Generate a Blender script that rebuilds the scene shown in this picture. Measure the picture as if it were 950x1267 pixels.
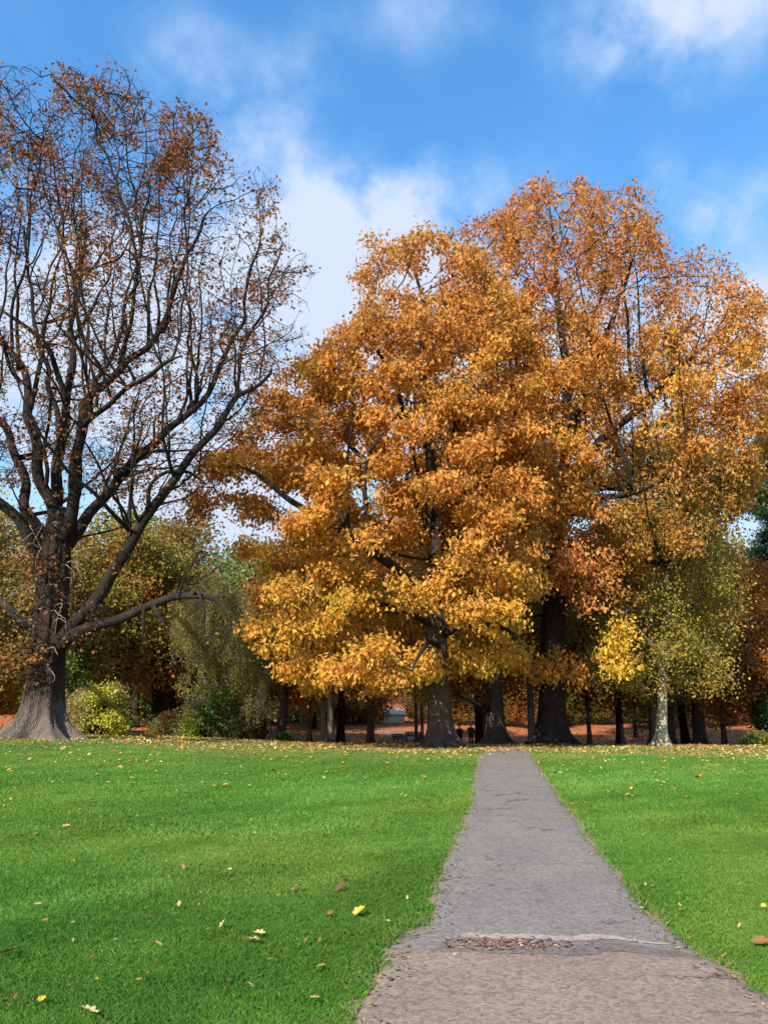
import bpy, math, random
import numpy as np
from mathutils import Vector, Matrix

# ---------------------------------------------------------------- camera, sky, sun
S = bpy.context.scene
for o in list(bpy.data.objects): bpy.data.objects.remove(o)
CAMZ = 1.6; PITCH = math.radians(14.29); F = 915.0
cam = bpy.data.objects.new('camera', bpy.data.cameras.new('camera')); S.collection.objects.link(cam)
cam.location = (0, 0, CAMZ); cam.rotation_euler = (math.pi/2 + PITCH, 0, 0)
cam.data.sensor_fit = 'VERTICAL'; cam.data.sensor_height = 36; cam.data.sensor_width = 27
cam.data.lens = 26.0; cam.data.clip_end = 3000
S.camera = cam

SUN_EL = math.radians(34); SUN_DIR = Vector((-0.52, -0.854, 0)).normalized()
W = bpy.data.worlds.new('World'); S.world = W; W.use_nodes = True
wn = W.node_tree.nodes; wl = W.node_tree.links; wn.clear()
def WN(t, **k):
    n = wn.new(t)
    for a, b in k.items(): setattr(n, a, b)
    return n
sky = WN('ShaderNodeTexSky', sky_type='NISHITA', sun_disc=False, sun_elevation=SUN_EL,
         sun_rotation=math.atan2(SUN_DIR.x, SUN_DIR.y), air_density=1.0, dust_density=0.25, ozone_density=2.0, altitude=0)
hs = WN('ShaderNodeHueSaturation'); hs.inputs['Hue'].default_value = 0.502; hs.inputs['Saturation'].default_value = 1.3; hs.inputs['Value'].default_value = 1.75
wl.new(sky.outputs[0], hs.inputs['Color'])
tc = WN('ShaderNodeTexCoord')
def wmath(op, a, b=None, clamp=False):
    n = WN('ShaderNodeMath', operation=op, use_clamp=clamp)
    for i, v in enumerate((a, b)):
        if v is None: continue
        if isinstance(v, (int, float)): n.inputs[i].default_value = v
        else: wl.new(v, n.inputs[i])
    return n.outputs[0]
def wvec(op, a, b):
    n = WN('ShaderNodeVectorMath', operation=op)
    for i, v in enumerate((a, b)):
        if isinstance(v, tuple): n.inputs[i].default_value = v
        else: wl.new(v, n.inputs[i])
    return n
def wnoise(scale, detail, rough, dist=0.0, vec=None):
    n = WN('ShaderNodeTexNoise'); n.inputs['Scale'].default_value = scale; n.inputs['Detail'].default_value = detail
    n.inputs['Roughness'].default_value = rough; n.inputs['Distortion'].default_value = dist
    wl.new(vec or tc.outputs['Generated'], n.inputs['Vector']); return n
warp = wnoise(3.2, 4, 0.55)
off = wvec('SUBTRACT', warp.outputs['Color'], (0.5, 0.5, 0.5))
offs = wvec('MULTIPLY', off.outputs[0], (0.13, 0.13, 0.13))
wdir = wvec('ADD', tc.outputs['Generated'], offs.outputs[0]).outputs[0]
def pdir(px, py):
    u = (633.5 - py) / F; v = Vector(((px - 475) / F, math.cos(PITCH) - math.sin(PITCH) * u, math.sin(PITCH) + math.cos(PITCH) * u))
    return v.normalized()
# the clouds of the day: (direction seen in the photo, angular width, height, thickness)
CL = [((795, 40), .09, .09, 1.35), ((940, -10), .07, .04, .45), ((545, 15), .09, .05, .55), ((360, 105), .06, .04, .4), ((232, 60), .045, .06, .4),
      ((255, 145), .08, .06, .6), ((330, 215), .08, .05, .4), ((420, 340), .12, .10, .7), ((330, 470), .24, .17, 1.5), ((545, 255), .11, .055, .8), ((395, 240), .1, .05, .5),
      ((865, 262), .13, .045, .75), ((905, 235), .08, .03, .5), ((905, 430), .14, .075, 1.4), ((830, 210), .04, .015, .35), ((900, 520), .16, .10, .9), ((150, 590), .26, .13, 1.5), ((60, 30), .10, .03, .2),
      ((450, 70), .09, .03, .25), ((60, 470), .26, .13, .9), ((200, 420), .16, .12, .7), ((640, 480), .3, .10, .9)]
tot = None
for (p, a, b, k) in CL:
    d = pdir(*p)
    df = wvec('SUBTRACT', wdir, tuple(d)).outputs[0]
    sc = wvec('MULTIPLY', df, (1/a, 1/((a+b)/2), 1/b)).outputs[0]
    ln = WN('ShaderNodeVectorMath', operation='LENGTH'); wl.new(sc, ln.inputs[0])
    g = wmath('EXPONENT', wmath('MULTIPLY', wmath('POWER', ln.outputs['Value'], 2.0), -0.8))
    g = wmath('MULTIPLY', g, k)
    tot = g if tot is None else wmath('ADD', tot, g)
n2 = wnoise(5.0, 8, 0.58, 0.0); n3 = wnoise(2.1, 5, 0.6)
far = wmath('MULTIPLY', wmath('SUBTRACT', n3.outputs[0], 0.56), 2.0, True)
sep = WN('ShaderNodeSeparateXYZ'); wl.new(tc.outputs['Generated'], sep.inputs[0])
side = wmath('SUBTRACT', 0.75, sep.outputs['Y'], True)
tot = wmath('ADD', tot, wmath('MULTIPLY', far, side))
dens = wmath('MULTIPLY', tot, wmath('MULTIPLY', wmath('SUBTRACT', n2.outputs[0], 0.30), 2.6))
mr = WN('ShaderNodeMapRange', interpolation_type='SMOOTHSTEP'); mr.inputs['From Min'].default_value = 0.06; mr.inputs['From Max'].default_value = 0.95
wl.new(dens, mr.inputs['Value'])
ccol = WN('ShaderNodeMixRGB'); ccol.inputs[1].default_value = (2.2, 3.3, 5.0, 1); ccol.inputs[2].default_value = (3.1, 3.6, 4.5, 1); wl.new(mr.outputs[0], ccol.inputs[0])
mx = WN('ShaderNodeMixRGB'); wl.new(mr.outputs[0], mx.inputs[0]); dn = wvec('ADD', wvec('MULTIPLY', hs.outputs[0], (.085, .075, .06)).outputs[0], (.87, .87, .87)).outputs[0]
rolled = wvec('MINIMUM', wvec('DIVIDE', hs.outputs[0], dn).outputs[0], (3.3, 4.0, 5.0)).outputs[0]
wl.new(rolled, mx.inputs[1]); wl.new(ccol.outputs[0], mx.inputs[2])
bg = WN('ShaderNodeBackground'); bg.inputs['Strength'].default_value = 0.12; wl.new(mx.outputs[0], bg.inputs['Color'])
wo = WN('ShaderNodeOutputWorld'); wl.new(bg.outputs[0], wo.inputs[0])

sl = bpy.data.lights.new('sun', 'SUN'); sl.energy = 4.2; sl.angle = math.radians(0.55); sl.color = (1.0, 0.91, 0.77)
sun = bpy.data.objects.new('sun', sl); S.collection.objects.link(sun)
tosun = Vector((SUN_DIR.x * math.cos(SUN_EL), SUN_DIR.y * math.cos(SUN_EL), math.sin(SUN_EL)))
sun.rotation_euler = tosun.to_track_quat('Z', 'Y').to_euler(); sun.location = (-20, -20, 40)
S.view_settings.view_transform = 'Standard'; S.view_settings.look = 'None'
S.view_settings.exposure = 0.92; S.view_settings.gamma = 1; S.view_settings.use_curve_mapping = False
S.render.engine = 'CYCLES'; S.cycles.max_bounces = 6; S.cycles.diffuse_bounces = 3; S.cycles.transmission_bounces = 3

# ---------------------------------------------------------------- helpers
COL = S.collection
R = np.random.default_rng(11)
def px2w(px, py, d):                       # a point at true distance d ahead of the camera
    u = (633.5 - py) / F; y = math.cos(PITCH) - math.sin(PITCH) * u
    return np.array(((px - 475) / F * d / y, d, CAMZ + (math.sin(PITCH) + math.cos(PITCH) * u) * d / y))
def px2g(px, py):                          # the flat lawn point under a pixel
    u = (633.5 - py) / F; y = math.cos(PITCH) - math.sin(PITCH) * u; z = math.sin(PITCH) + math.cos(PITCH) * u
    k = -CAMZ / z; return ((px - 475) / F * k, y * k)
GD = [-60, 23, 28, 33, 38, 45, 55, 65, 75, 90, 110, 140, 200, 800]
GZ = [0, 0, -.2, -.37, -.52, -.95, -1.55, -2.12, -2.15, -1.5, -.86, -.7, -.4, 3]
_dd = np.arange(-60, 800, 0.5); _zz = np.interp(_dd, GD, GZ); _k = np.hanning(15); _k /= _k.sum()
_zp = np.convolve(np.pad(_zz, 7, 'edge'), _k, 'valid')
def sstep(x, a, b):
    t = np.clip((x - a) / (b - a), 0, 1); return t * t * (3 - 2 * t)
def ground(x, y):
    x = np.asarray(x, float); y = np.asarray(y, float)
    z = np.interp(y, _dd, _zp)
    lift = 0.042 * np.log1p(np.exp(np.clip((-x - 1) / 1.5, -30, 30))) * 1.5
    z = z + np.minimum(lift, 1.4) * sstep(y, 9, 28)
    z = z + (0.02 * np.sin(x * .9 + y * .37) + 0.018 * np.sin(x * .31 - y * .71 + 1)) * sstep(np.abs(x - .14 * y), 1.2, 3)
    z = z + .12 * np.sin(x * .12 + 2) * np.sin(y * .09) * sstep(y, 60, 90)
    return z
def tag(o, label=None, cat=None, group=None, kind=None):
    if label: o['label'] = label
    if cat: o['category'] = cat
    if group: o['group'] = group
    if kind: o['kind'] = kind
    return o
def empty(name, loc, label, cat, group=None, rz=0):
    o = bpy.data.objects.new(name, None); COL.objects.link(o); o.location = loc; o.rotation_euler = (0, 0, rz)
    o.empty_display_size = .3
    return tag(o, label, cat, group)
def mesh_np(name, V, faces_flat, nside, tint=None, smooth=False):
    me = bpy.data.meshes.new(name); V = np.asarray(V, np.float32); n = len(faces_flat) // nside
    me.vertices.add(len(V)); me.vertices.foreach_set('co', V.ravel())
    me.loops.add(len(faces_flat)); me.loops.foreach_set('vertex_index', np.asarray(faces_flat, np.int32))
    me.polygons.add(n); me.polygons.foreach_set('loop_start', np.arange(n, dtype=np.int32) * nside)
    me.polygons.foreach_set('loop_total', np.full(n, nside, np.int32))
    me.polygons.foreach_set('use_smooth', np.full(n, bool(smooth)))
    if tint is not None:
        a = me.attributes.new('tint', 'FLOAT_COLOR', 'POINT')
        c = np.ones((len(V), 4), np.float32); c[:, :3] = tint; a.data.foreach_set('color', c.ravel())
    me.update(calc_edges=True); me.validate(); return me
def link(name, me, mat, parent=None, loc=None):
    o = bpy.data.objects.new(name, me); COL.objects.link(o)
    if mat and not me.materials: me.materials.append(mat)
    if parent is not None: o.parent = parent
    if loc is not None: o.location = loc
    return o
def nrm(v): return v / np.maximum(np.linalg.norm(v, axis=-1, keepdims=True), 1e-9)

# ---------------------------------------------------------------- materials
def newmat(name):
    m = bpy.data.materials.new(name); m.use_nodes = True; nt = m.node_tree; nt.nodes.clear()
    out = nt.nodes.new('ShaderNodeOutputMaterial'); return m, nt, out
class NB:
    def __init__(s, nt): s.nt = nt
    def n(s, t, ins=None, **k):
        n = s.nt.nodes.new(t)
        for a, b in k.items(): setattr(n, a, b)
        for a, b in (ins or {}).items():
            if isinstance(b, bpy.types.NodeSocket): s.nt.links.new(b, n.inputs[a])
            else: n.inputs[a].default_value = b
        return n
    def mix(s, f, a, b, mode='MIX'):
        n = s.n('ShaderNodeMixRGB', blend_type=mode)
        for i, v in enumerate((f, a, b)):
            if isinstance(v, bpy.types.NodeSocket): s.nt.links.new(v, n.inputs[i])
            else: n.inputs[i].default_value = v if i == 0 or len(v) == 4 else (*v, 1)
        return n.outputs[0]
    def ramp(s, f, stops, inter='LINEAR'):
        n = s.n('ShaderNodeValToRGB', {'Fac': f}); cr = n.color_ramp; cr.interpolation = inter
        while len(cr.elements) < len(stops): cr.elements.new(.5)
        for e, (p, c) in zip(cr.elements, stops): e.position = p; e.color = (*c, 1) if len(c) == 3 else c
        return n.outputs[0]
    def noise(s, vec, scale, detail=4, rough=.55, dist=0):
        return s.n('ShaderNodeTexNoise', {'Vector': vec, 'Scale': scale, 'Detail': detail, 'Roughness': rough, 'Distortion': dist}).outputs[0]
    def map(s, vec, scale): return s.n('ShaderNodeMapping', {'Vector': vec, 'Scale': scale}).outputs[0]
    def math(s, op, a, b=0.0, clamp=False): return s.n('ShaderNodeMath', {0: a, 1: b}, operation=op, use_clamp=clamp).outputs[0]
    def mr(s, v, a, b, c=0.0, d=1.0): return s.n('ShaderNodeMapRange', {'Value': v, 'From Min': a, 'From Max': b, 'To Min': c, 'To Max': d}).outputs[0]
def leaf_mat(name, transl=.35, rough=.55, spec=.25):
    m, nt, out = newmat(name); b = NB(nt)
    at = b.n('ShaderNodeAttribute', attribute_name='tint').outputs['Color']
    oi = b.n('ShaderNodeObjectInfo').outputs['Color']
    c = b.mix(1.0, at, oi, 'MULTIPLY')
    p = b.n('ShaderNodeBsdfPrincipled', {'Base Color': c, 'Roughness': rough, 'Specular IOR Level': spec})
    t = b.n('ShaderNodeBsdfTranslucent', {'Color': c})
    mxx = b.n('ShaderNodeMixShader', {0: transl, 1: p.outputs[0], 2: t.outputs[0]})
    nt.links.new(mxx.outputs[0], out.inputs[0]); return m
def bark_mat(name, c1, c2, c3, bump=.6, vs=(7, 7, 1.6), patch=None, foot=None):
    m, nt, out = newmat(name); b = NB(nt)
    g = b.n('ShaderNodeTexCoord').outputs['Object']
    n1 = b.noise(b.map(g, vs), 3.0, 8, .65, .6); n2_ = b.noise(b.map(g, (1, 1, .6)), 1.3, 4, .6)
    v = b.n('ShaderNodeTexVoronoi', {'Vector': b.map(g, (vs[0], vs[1], vs[2] * .8)), 'Scale': 2.2, 'Randomness': 1.0}, feature='DISTANCE_TO_EDGE').outputs[0]
    c = b.ramp(n1, [(.3, c1), (.52, c2), (.72, c3)])
    c = b.mix(b.mr(n2_, .38, .62), c, b.mix(1.0, c, (.62, .60, .58), 'MULTIPLY'))
    if patch:
        n4 = b.noise(b.map(g, (1.6, 1.6, .7)), 2.0, 3, .5, .8)
        c = b.mix(b.mr(n4, .50, .56), c, patch)
    if foot:   # weathered grey roots
        zz = b.n('ShaderNodeSeparateXYZ', {0: g}).outputs['Z']; ff = b.math('ADD', zz, b.math('MULTIPLY', b.noise(b.map(g, (3, 3, .6)), 2.0, 4), 3.0))
        c = b.mix(b.mr(ff, 1.5, 3.2, 1, 0), c, b.mix(b.mr(n1, .3, .7), foot, tuple(q * .45 for q in foot)))
    h = b.math('ADD', b.mr(v, 0, .25, 0, .8), n1)
    bp = b.n('ShaderNodeBump', {'Height': h, 'Strength': bump, 'Distance': .05})
    p = b.n('ShaderNodeBsdfPrincipled', {'Base Color': c, 'Roughness': .9, 'Specular IOR Level': .15, 'Normal': bp.outputs[0]})
    nt.links.new(p.outputs[0], out.inputs[0]); return m
def plain(name, c, rough=.7, c2=None, sc=30, bump=0.0):
    m, nt, out = newmat(name); b = NB(nt); g = b.n('ShaderNodeTexCoord').outputs['Object']
    n1 = b.noise(g, sc, 4)
    col = b.mix(b.mr(n1, .35, .65), c, c2 or tuple(x * .75 for x in c))
    bp = b.n('ShaderNodeBump', {'Height': n1, 'Strength': bump, 'Distance': .01})
    p = b.n('ShaderNodeBsdfPrincipled', {'Base Color': col, 'Roughness': rough, 'Specular IOR Level': .25, 'Normal': bp.outputs[0]})
    nt.links.new(p.outputs[0], out.inputs[0]); return m
M_LEAF = leaf_mat('leaf', .45); M_GRASS = leaf_mat('grass_blade', .5, .5, .3); M_LITTER = leaf_mat('fallen_leaf', .15, .7, .2)
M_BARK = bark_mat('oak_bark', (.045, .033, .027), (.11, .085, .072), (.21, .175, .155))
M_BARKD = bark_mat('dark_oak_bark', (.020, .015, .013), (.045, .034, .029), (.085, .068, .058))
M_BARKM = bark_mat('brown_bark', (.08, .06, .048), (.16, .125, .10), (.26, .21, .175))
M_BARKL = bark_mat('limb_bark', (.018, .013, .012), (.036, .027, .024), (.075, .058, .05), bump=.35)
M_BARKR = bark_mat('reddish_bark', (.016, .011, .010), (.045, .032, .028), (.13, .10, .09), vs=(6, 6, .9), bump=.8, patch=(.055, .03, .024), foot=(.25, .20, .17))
M_PLANE = bark_mat('plane_bark', (.24, .20, .13), (.46, .41, .30), (.66, .60, .47), vs=(4, 4, 1.8), bump=.3, patch=(.36, .33, .22))
M_GREYB = bark_mat('grey_bark', (.09, .085, .075), (.19, .18, .16), (.30, .29, .26), vs=(5, 5, 1.5), bump=.4)

def ground_mat():
    m, nt, out = newmat('park_ground'); b = NB(nt)
    g = b.n('ShaderNodeTexCoord').outputs['Object']
    sp = b.n('ShaderNodeSeparateXYZ', {0: g})
    nb = b.noise(g, .35, 4, .6); nf = b.noise(g, 9, 6, .7); nm = b.noise(g, 1.6, 5, .6)
    lit = b.noise(b.map(g, (1, .35, 1)), 16, 5, .8)
    grass = b.ramp(nf, [(.3, (.035, .10, .014)), (.55, (.095, .21, .027)), (.75, (.15, .28, .045))])
    grass = b.mix(b.mr(nm, .4, .65, 0, .5), grass, (.07, .17, .022))
    tan = b.ramp(lit, [(.35, (.10, .13, .03)), (.5, (.28, .20, .06)), (.68, (.44, .29, .10))])
    red = b.ramp(lit, [(.3, (.16, .052, .025)), (.5, (.40, .135, .055)), (.68, (.56, .25, .09))])
    # leaf-strewn strip of lawn near the trees, then bare leaf litter
    e1 = b.math('ADD', sp.outputs['Y'], b.mr(nb, .2, .8, -5, 5))
    t1 = b.mr(e1, 19, 29); spk = b.mr(lit, .47, .53)
    c = b.mix(b.math('MULTIPLY', t1, b.math('ADD', b.math('MULTIPLY', spk, .7), .22)), grass, tan)
    e2 = b.math('ADD', sp.outputs['Y'], b.mr(nb, .2, .8, -2.5, 2.5))
    c = b.mix(b.mr(e2, 39.5, 42), c, red)
    bp = b.n('ShaderNodeBump', {'Height': nf, 'Strength': .6, 'Distance': .06})
    p = b.n('ShaderNodeBsdfPrincipled', {'Base Color': c, 'Roughness': .95, 'Specular IOR Level': .1, 'Normal': bp.outputs[0]})
    nt.links.new(p.outputs[0], out.inputs[0]); return m
def path_mat(name, base, dark, light, junction=False):
    m, nt, out = newmat(name); b = NB(nt)
    g = b.n('ShaderNodeTexCoord').outputs['Object']
    fine = b.noise(g, 120, 4, .8); grit = b.n('ShaderNodeTexVoronoi', {'Vector': g, 'Scale': 85, 'Randomness': 1.0}).outputs['Distance']
    mid = b.noise(g, 1.7, 3, .5, .2); big = b.noise(g, .55, 3)
    c = b.ramp(fine, [(.25, dark), (.5, base), (.75, light)])
    c = b.mix(b.mr(grit, .1, .6, .55, 0), c, b.mix(1.0, c, (.62, .6, .6), 'MULTIPLY'))
    agg = b.n('ShaderNodeTexVoronoi', {'Vector': g, 'Scale': 42, 'Randomness': 1.0}); ac = b.n('ShaderNodeSeparateColor', {0: agg.outputs['Color']}).outputs[0]
    c = b.mix(.55, c, b.mix(1.0, c, b.ramp(ac, [(0, (.5, .48, .47)), (.5, (1, 1, 1)), (1, (1.35, 1.32, 1.3))]), 'MULTIPLY'))
    st = b.noise(g, 14, 3, .6)
    c = b.mix(b.mr(st, .5, .8, 0, .35), c, b.mix(1.0, c, (.68, .64, .62), 'MULTIPLY'))
    c = b.mix(b.mr(mid, .4, .7, 0, .5), c, b.mix(1.0, c, (.74, .71, .70), 'MULTIPLY'))
    c = b.mix(b.mr(big, .35, .65, 0, .5), c, b.mix(1.0, c, (1.18, 1.15, 1.12), 'MULTIPLY'))
    wv = b.n('ShaderNodeVectorMath', {0: b.map(g, (.8, 1.7, 1)), 1: b.n('ShaderNodeVectorMath', {0: b.n('ShaderNodeTexNoise', {'Vector': g, 'Scale': 5.0, 'Detail': 6}).outputs['Color'], 1: (.55, .55, .55)}, operation='MULTIPLY').outputs[0]}, operation='ADD').outputs[0]
    cr = b.n('ShaderNodeTexVoronoi', {'Vector': wv, 'Scale': .62}, feature='DISTANCE_TO_EDGE').outputs[0]
    ck = b.math('MULTIPLY', b.mr(cr, 0.002, .016, 1, 0), b.mr(b.noise(g, 1.1, 3), .5, .6), True)
    # worn, opened-up patches
    worn = b.math('MULTIPLY', b.mr(b.noise(b.map(g, (1, 1.4, 1)), 3.5, 8, .75), .57, .63), b.mr(b.noise(g, .8, 2), .5, .62), True)
    c = b.mix(b.math('MULTIPLY', ck, .8), c, (.03, .026, .024)); c = b.mix(b.math('MULTIPLY', worn, .6), c, (.045, .04, .036))
    h = b.math('SUBTRACT', b.math('ADD', fine, b.math('MULTIPLY', grit, .6)), b.math('MULTIPLY', b.math('ADD', ck, worn), 1.2))
    bp = b.n('ShaderNodeBump', {'Height': h, 'Strength': .3, 'Distance': .006})
    p = b.n('ShaderNodeBsdfPrincipled', {'Base Color': c, 'Roughness': .9, 'Specular IOR Level': .2, 'Normal': bp.outputs[0]})
    nt.links.new(p.outputs[0], out.inputs[0]); return m

# ---------------------------------------------------------------- ground
def axis(parts):
    a = [parts[0][0]]
    for lo, hi, st in parts:
        a += list(np.arange(lo, hi, st)[0 if a[-1] != lo else 1:])
    a.append(parts[-1][1]); return np.array(sorted(set(np.round(a, 4))))
gx = axis([(-420, -60, 20), (-60, -20, 2), (-20, 20, .5), (20, 60, 2), (60, 420, 20)])
gy = axis([(-60, 0, 5), (0, 50, .5), (50, 120, 1.5), (120, 800, 25)])
X, Y = np.meshgrid(gx, gy); Z = ground(X, Y); nx, ny = len(gx), len(gy)
ii = np.arange(nx * ny).reshape(ny, nx); fc = np.stack([ii[:-1, :-1], ii[:-1, 1:], ii[1:, 1:], ii[1:, :-1]], -1).reshape(-1)
tag(link('ground', mesh_np('ground', np.stack([X, Y, Z], -1).reshape(-1, 3), fc, 4, smooth=True), ground_mat()), kind='structure')

# path edges, read off the photo and put on the lawn
Lp = [(425, 1300), (438, 1267), (451, 1245), (464, 1222), (473, 1200), (477, 1184), (481, 1166), (497, 1157), (520, 1151), (533, 1142), (538, 1114), (552, 1068), (567, 1040), (579, 1012), (586, 980), (590, 955), (592, 936)]
Rp = [(1090, 1300), (1015, 1267), (968, 1245), (922, 1217), (884, 1191), (848, 1168), (812, 1140), (782, 1105), (756, 1073), (732, 1045), (710, 1012), (689, 985), (674, 962), (661, 942), (656, 935)]
Lg = np.array([px2g(*p) for p in Lp]); Rg = np.array([px2g(*p) for p in Rp])
def edgex(G, far):
    y = np.concatenate([[-12, 2.5], G[:, 1], far[:, 1]]); x = np.concatenate([[G[0, 0], G[0, 0]], G[:, 0], far[:, 0]])
    return lambda d: np.interp(d, y, x)
farL = np.array([(4.0, 30), (4.7, 38), (5.3, 48), (5.2, 60), (3.8, 72), (-1, 84), (-9, 92)]); farR = farL + [[1.75, 0], [1.8, 0], [1.9, 0], [2.1, 0], [2.3, 1], [2.8, 3], [3, 5]]
EL = edgex(Lg, farL); ER = edgex(Rg, farR)
def strip(name, d0, d1, step, fl, fr, lift, mat, nxs=14, jl=.018, front=None, back=None):
    d = np.arange(d0, d1 + 1e-6, step); rr = np.random.default_rng(5)
    j1 = np.convolve(rr.normal(0, jl, len(d) + 4), np.ones(5) / 5, 'valid') * 2; j2 = np.convolve(rr.normal(0, jl, len(d) + 4), np.ones(5) / 5, 'valid') * 2
    xl, xr = fl(d) + j1, fr(d) + j2; t = np.concatenate([[0, .008], np.linspace(.04, .96, nxs), [.992, 1]])
    X = xl[:, None] * (1 - t) + xr[:, None] * t; Yv = np.repeat(d[:, None], len(t), 1)
    if back is not None:
        Yv = Yv.copy(); Yv[-1] = back(X[-1])
    Z = ground(X, Yv) + lift; Z[:, 0] -= lift + .01; Z[:, -1] -= lift + .01
    ii = np.arange(X.size).reshape(X.shape); f = np.stack([ii[:-1, :-1], ii[:-1, 1:], ii[1:, 1:], ii[1:, :-1]], -1).reshape(-1)
    return tag(link(name, mesh_np(name, np.stack([X, Yv, Z], -1).reshape(-1, 3), f, 4, smooth=True), mat), kind='structure')
M_PATH = path_mat('asphalt_grey', (.222, .200, .178), (.125, .110, .098), (.34, .31, .275))
M_JUNC = path_mat('asphalt_reddish', (.28, .205, .163), (.17, .125, .10), (.40, .31, .25))
strip('path', 5.3, 84, .15, EL, ER, .006, M_PATH)
bk = lambda x: 5.38 - .05 * (x - .8) + .03 * np.sin(x * 5) + .02 * np.sin(x * 13 + 1) - .16 * sstep(x, 1.6, 2.9)
strip('path_junction', -10, 5.2, .2, EL, ER, .011, M_JUNC, nxs=40, back=bk)
M_DIRT = plain('bare_soil', (.30, .22, .13), .95, (.16, .12, .07), 22, .5)
strip('path_verge', 2.5, 15, .07, lambda d: EL(d) - .10 + .05 * np.sin(d * 7) - .06 * np.exp(-((d - 5.6) / .4) ** 2), lambda d: EL(d) + .05, .003, M_DIRT, nxs=4, jl=.06)
strip('path_verge', 2.5, 22, .07, lambda d: ER(d) - .05, lambda d: ER(d) + .05 + .03 * np.sin(d * 5), .003, M_DIRT, nxs=4, jl=.05)
strip('path_verge', 15, 23, .1, lambda d: EL(d) - .06, lambda d: EL(d) + .05, .003, M_DIRT, nxs=4, jl=.04)
# worn concrete edging between the two surfacings, chipped away on the right
def band(x0, x1, w, dy, name, mat, lift, seed):
    rr = np.random.default_rng(seed); xs = np.arange(x0, x1, .035); t = (xs - x0) / (x1 - x0)
    taper = np.minimum(1, np.minimum(t / .08, (1 - t) / .5)) ; a = bk(xs) + dy + rr.normal(0, .007, len(xs)) + .02 * np.sin(xs * 9); bb = a + np.maximum(w * taper + rr.normal(0, .008, len(xs)), .008)
    V = []; 
    for x, y0, y1 in zip(xs, a, bb):
        for y in (y0, y1): V.append((x, y, float(ground(x, y)) + lift))
    f = []
    for i in range(len(xs) - 1):
        f += [i*2, i*2+2, i*2+3, i*2+1]
    return tag(link(name, mesh_np(name, V, f, 4), mat), kind='structure')
band(.48, 2.0, .16, .25, 'kerb_strip', path_mat('worn_concrete', (.38, .305, .26), (.28, .22, .185), (.47, .39, .335)), .010, 3)
band(.30, 2.3, .31, -.02, 'kerb_joint', path_mat('worn_tar', (.19, .155, .138), (.11, .09, .08), (.28, .235, .21)), .013, 8)

# ---------------------------------------------------------------- leaves and tubes
def leaf_geo(pos, size, rng, droop=.5, wid=.42, fold=.18, flat=0.0):
    N = len(pos); d = rng.normal(0, 1, (N, 3)); d[:, 2] -= droop; d[:, 2] *= (1 - flat); d = nrm(d)
    r = rng.normal(0, 1, (N, 3)); r[:, 2] += flat * 6; n = nrm(np.cross(d, np.cross(r, d))); s = np.cross(d, n)
    L = size[:, None]; c = pos + d * L * .5 + n * L * fold
    return np.stack([pos, c + s * L * wid, pos + d * L * (.98 + .0 * L), c - s * L * wid], 1).reshape(-1, 3)
def leaf_mesh(name, pos, size, col, rng, **k):
    V = leaf_geo(pos, size, rng, **k); return mesh_np(name, V, np.arange(len(V)), 4, np.repeat(col, 4, 0))
def strands(Pn, Rn, sides=3):
    N, K, _ = Pn.shape; t = nrm(Pn[:, -1] - Pn[:, 0]); ref = np.where(np.abs(t[:, 2:3]) > .8, [[1., 0, 0]], [[0, 0, 1.]])
    u = nrm(np.cross(t, ref)); v = np.cross(t, u); a = np.arange(sides) * 2 * math.pi / sides
    ring = u[:, None] * np.cos(a)[None, :, None] + v[:, None] * np.sin(a)[None, :, None]
    V = Pn[:, :, None] + ring[:, None] * Rn[:, :, None, None]; V = V.reshape(-1, 3)
    b = (np.arange(N) * K * sides)[:, None, None] + (np.arange(K - 1) * sides)[None, :, None]; j = np.arange(sides)[None, None]; j2 = (np.arange(sides) + 1) % sides
    f = np.stack([b + j, b + j2, b + sides + j2, b + sides + j], -1).reshape(-1); return V, f
def tube(pts, rad, sides, V, Fc):
    n = len(pts); base = len(V); t0 = (pts[1] - pts[0]).normalized(); u = t0.orthogonal().normalized()
    for i in range(n):
        t = (pts[min(i + 1, n - 1)] - pts[max(i - 1, 0)])
        t = t.normalized() if t.length > 1e-7 else t0
        u = (u - t * u.dot(t)); u = u.normalized() if u.length > 1e-6 else t.orthogonal().normalized(); w = t.cross(u)
        for k in range(sides):
            a = 2 * math.pi * k / sides; q = pts[i] + (u * math.cos(a) + w * math.sin(a)) * rad[i]; V.append((q.x, q.y, q.z))
    for i in range(n - 1):
        for k in range(sides):
            k2 = (k + 1) % sides; Fc += [base + i*sides + k, base + i*sides + k2, base + (i+1)*sides + k2, base + (i+1)*sides + k]

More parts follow.
